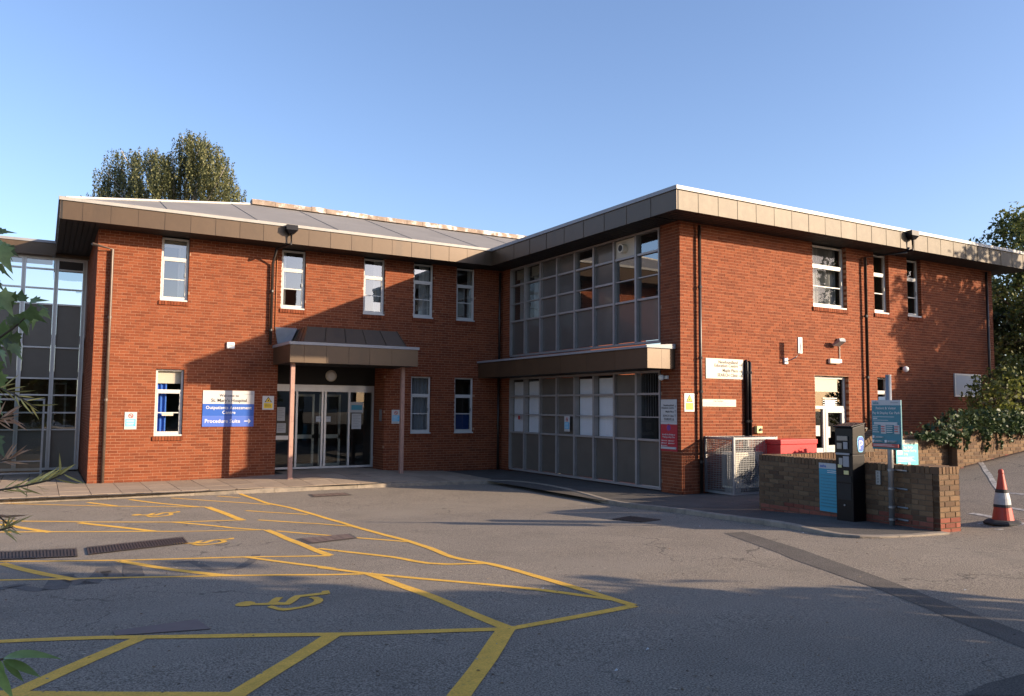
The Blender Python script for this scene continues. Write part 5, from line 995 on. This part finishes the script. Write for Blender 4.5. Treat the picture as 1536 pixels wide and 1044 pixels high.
# ------------------------------------------------------------------ shrubs beside the viewer, left edge
def leaf_shape(kind):
    if kind == 'maple':
        half = [(0, 0), (.18, .02), (.42, -.06), (.36, .12), (.52, .30), (.34, .34), (.36, .52), (.20, .50), (.0, 1.0)]
        pts = half+[(-x, y) for x, y in half[-2:0:-1]]; return [(x, y-.0, .22*abs(x)-.28*y*y) for x, y in pts]
    n = 9; up = [(.5*math.sin(math.pi*(t**.8))*(.22 if kind == 'long' else .085), t) for t in np.linspace(0, 1, n)]
    return up, None
def leaf_obj(parent, pos, direction, normal, size, kind, m, curl=.25):
    t = Vector(direction).normalized(); nn = Vector(normal); nn = (nn-t*nn.dot(t)).normalized(); b = t.cross(nn); mb = MB(); P = Vector(pos)
    if kind == 'maple':
        pts = leaf_shape('maple'); c = P+t*size*.35-nn*size*.02
        ring = [P+b*(x*size)+t*(y*size)+nn*(z*size) for x, y, z in pts]; mb.mesh([tuple(c)]+[tuple(p) for p in ring], [(0, i+1, (i+1) % len(ring)+1) for i in range(len(ring))])
    else:
        prof, _ = leaf_shape(kind); L = []; Rr = []; M = []
        for w, y in prof:
            ce = P+t*(y*size)-nn*(curl*size*y*y); M.append(ce); L.append(ce+b*w*size+nn*.22*w*size); Rr.append(ce-b*w*size+nn*.22*w*size)
        k = len(M); mb.mesh([tuple(p) for p in L+M+Rr], [(i, i+1, k+i+1, k+i) for i in range(k-1)]+[(k+i, k+i+1, 2*k+i+1, 2*k+i) for i in range(k-1)])
    o = link('leaf', mb.data('leaf', smoothf=True, off=P), m, parent, P); return o
camv = -Vector(FW)
mp = thing('maple_sapling', tuple(np.array([*at_depth(-170, 900, 3.3)[:2], .33])), 'maple branch with lobed green leaves hanging in at the left edge', 'sapling')
dm = 3.2; stem = [at_depth(-170, 1050, 3.3), at_depth(-120, 760, 3.2), at_depth(-60, 560, 3.2), at_depth(-20, 520, dm), at_depth(20, 492, dm), at_depth(55, 462, dm)]; stem[0][2] = .33
q = MB(); q.tube([tuple(p) for p in stem], [.012, .01, .008, .006, .004, .002], 6); q.tube([tuple(stem[2]), tuple(at_depth(-30, 440, dm)), tuple(at_depth(-5, 380, dm))], [.007, .005, .003], 6); q.build('branch', 'twig', mp)
R_ = np.random.default_rng(12)
for (u, v, du, dv, sz) in ((-12, 360, 1.0, .55, .14), (-8, 372, .8, .9, .13), (2, 395, .25, 1, .09), (-15, 420, .9, .5, .09), (44, 455, .9, -.35, .09), (42, 462, .6, .75, .1), (30, 470, .2, 1.0, .11), (55, 458, .95, .35, .07), (10, 478, .3, .95, .11), (-8, 490, .5, .9, .14), (5, 508, .4, 1, .13), (-10, 520, .8, .7, .12), (18, 502, .7, .9, .07), (-12, 455, .9, -.1, .10), (20, 486, -.2, -1, .07), (-15, 545, .6, .8, .1), (-20, 590, .8, .7, .13), (-18, 655, .7, .6, .12), (-14, 400, -.2, -.9, .11), (12, 440, .2, 1, .08), (-5, 440, .7, .8, .12), (36, 480, .4, 1, .08), (60, 466, .8, .5, .06), (48, 470, .2, .9, .08), (8, 372, .7, .3, .07), (-5, 350, .8, -.3, .08), (22, 515, .2, 1, .09), (-15, 505, .3, .9, .13), (30, 452, -.1, -1, .07), (-8, 565, .5, .9, .09)):
    p = at_depth(u, v, dm+R_.normal()*.06); d_ = Vector(RT)*du-Vector(UP)*dv+camv*R_.uniform(-.5, .1); nrm = camv*.35+Vector((0, 0, .9))+Vector(R_.normal(size=3))*.35; leaf_obj(mp, p, d_, nrm, sz*.86, 'maple', 'leaf_maple')
fd = thing('bottlebrush_shrub', tuple(np.array([*at_depth(-190, 1000, 3.0)[:2], .33])), 'shrub with thin yellow and pinkish leaves reaching in at the left edge', 'shrub')
q = MB(); df = 3.0
SPR = [([(-190, 1000), (-90, 760), (0, 735), (40, 728), (75, 720), (104, 707)], 'leaf_frond', 26), ([(-160, 900), (-60, 640), (-10, 578), (20, 590), (55, 612)], 'leaf_frond', 15), ([(-150, 850), (-50, 655), (-5, 630), (20, 622)], 'leaf_frond_red', 14), ([(-150, 880), (-40, 700), (0, 692), (24, 687)], 'leaf_frond_red', 12), ([(-170, 960), (-40, 790), (0, 795), (20, 790)], 'leaf_frond', 10), ([(-170, 960), (-60, 740), (-5, 772), (12, 785)], 'leaf_frond_red', 9)]
for pts, m, nl in SPR:
    P = [at_depth(u, v, df) for u, v in pts]; P[0][2] = max(.33, P[0][2]); q.tube([tuple(p) for p in P], [.007]+[.004]*(len(P)-2)+[.0015], 5); P3 = resample(P[2:], .012)
    for k in range(nl):
        i = int((len(P3)-2)*(k+.3)/nl); p = P3[i]; tdir = P3[min(i+3, len(P3)-1)]-P3[max(i-1, 0)]; tdir /= np.linalg.norm(tdir)+1e-9
        d_ = Vector(tdir)*1.0+Vector(RT)*R_.normal()*.3+Vector(UP)*R_.choice([-1, 1])*R_.uniform(.25, .8)+camv*R_.normal()*.4; leaf_obj(fd, p, d_, camv+Vector(R_.normal(size=3))*.5, R_.uniform(.055, .10), 'thin', m, .15)
q.build('stems', 'twig', fd)
rh = thing('rhododendron', tuple(np.array([*at_depth(-140, 1060, 2.2)[:2], .33])), 'long glossy green leaves of a low shrub in the bottom left corner', 'shrub')
dr_ = 2.2; q = MB(); st = [at_depth(-140, 1090, dr_), at_depth(-60, 1020, dr_), at_depth(-15, 993, dr_), at_depth(5, 988, dr_)]; st[0][2] = .33; q.tube([tuple(p) for p in st], [.008, .006, .005, .003], 6); q.build('stem', 'twig', rh)
for (u, v, du, dv, sz, cu) in ((4, 988, 1.0, -.42, .135, .55), (6, 989, 1.0, .33, .115, .12), (4, 990, .75, .60, .085, .1), (-16, 990, .62, .78, .125, .15), (-10, 988, -.6, .6, .10, .2), (0, 990, .3, .9, .05, .1)):
    p = at_depth(u, v, dr_); d_ = Vector(RT)*du-Vector(UP)*dv+camv*.12; leaf_obj(rh, p, d_, Vector(UP)*1.0+camv*.5, sz, 'long', 'leaf_long', cu)
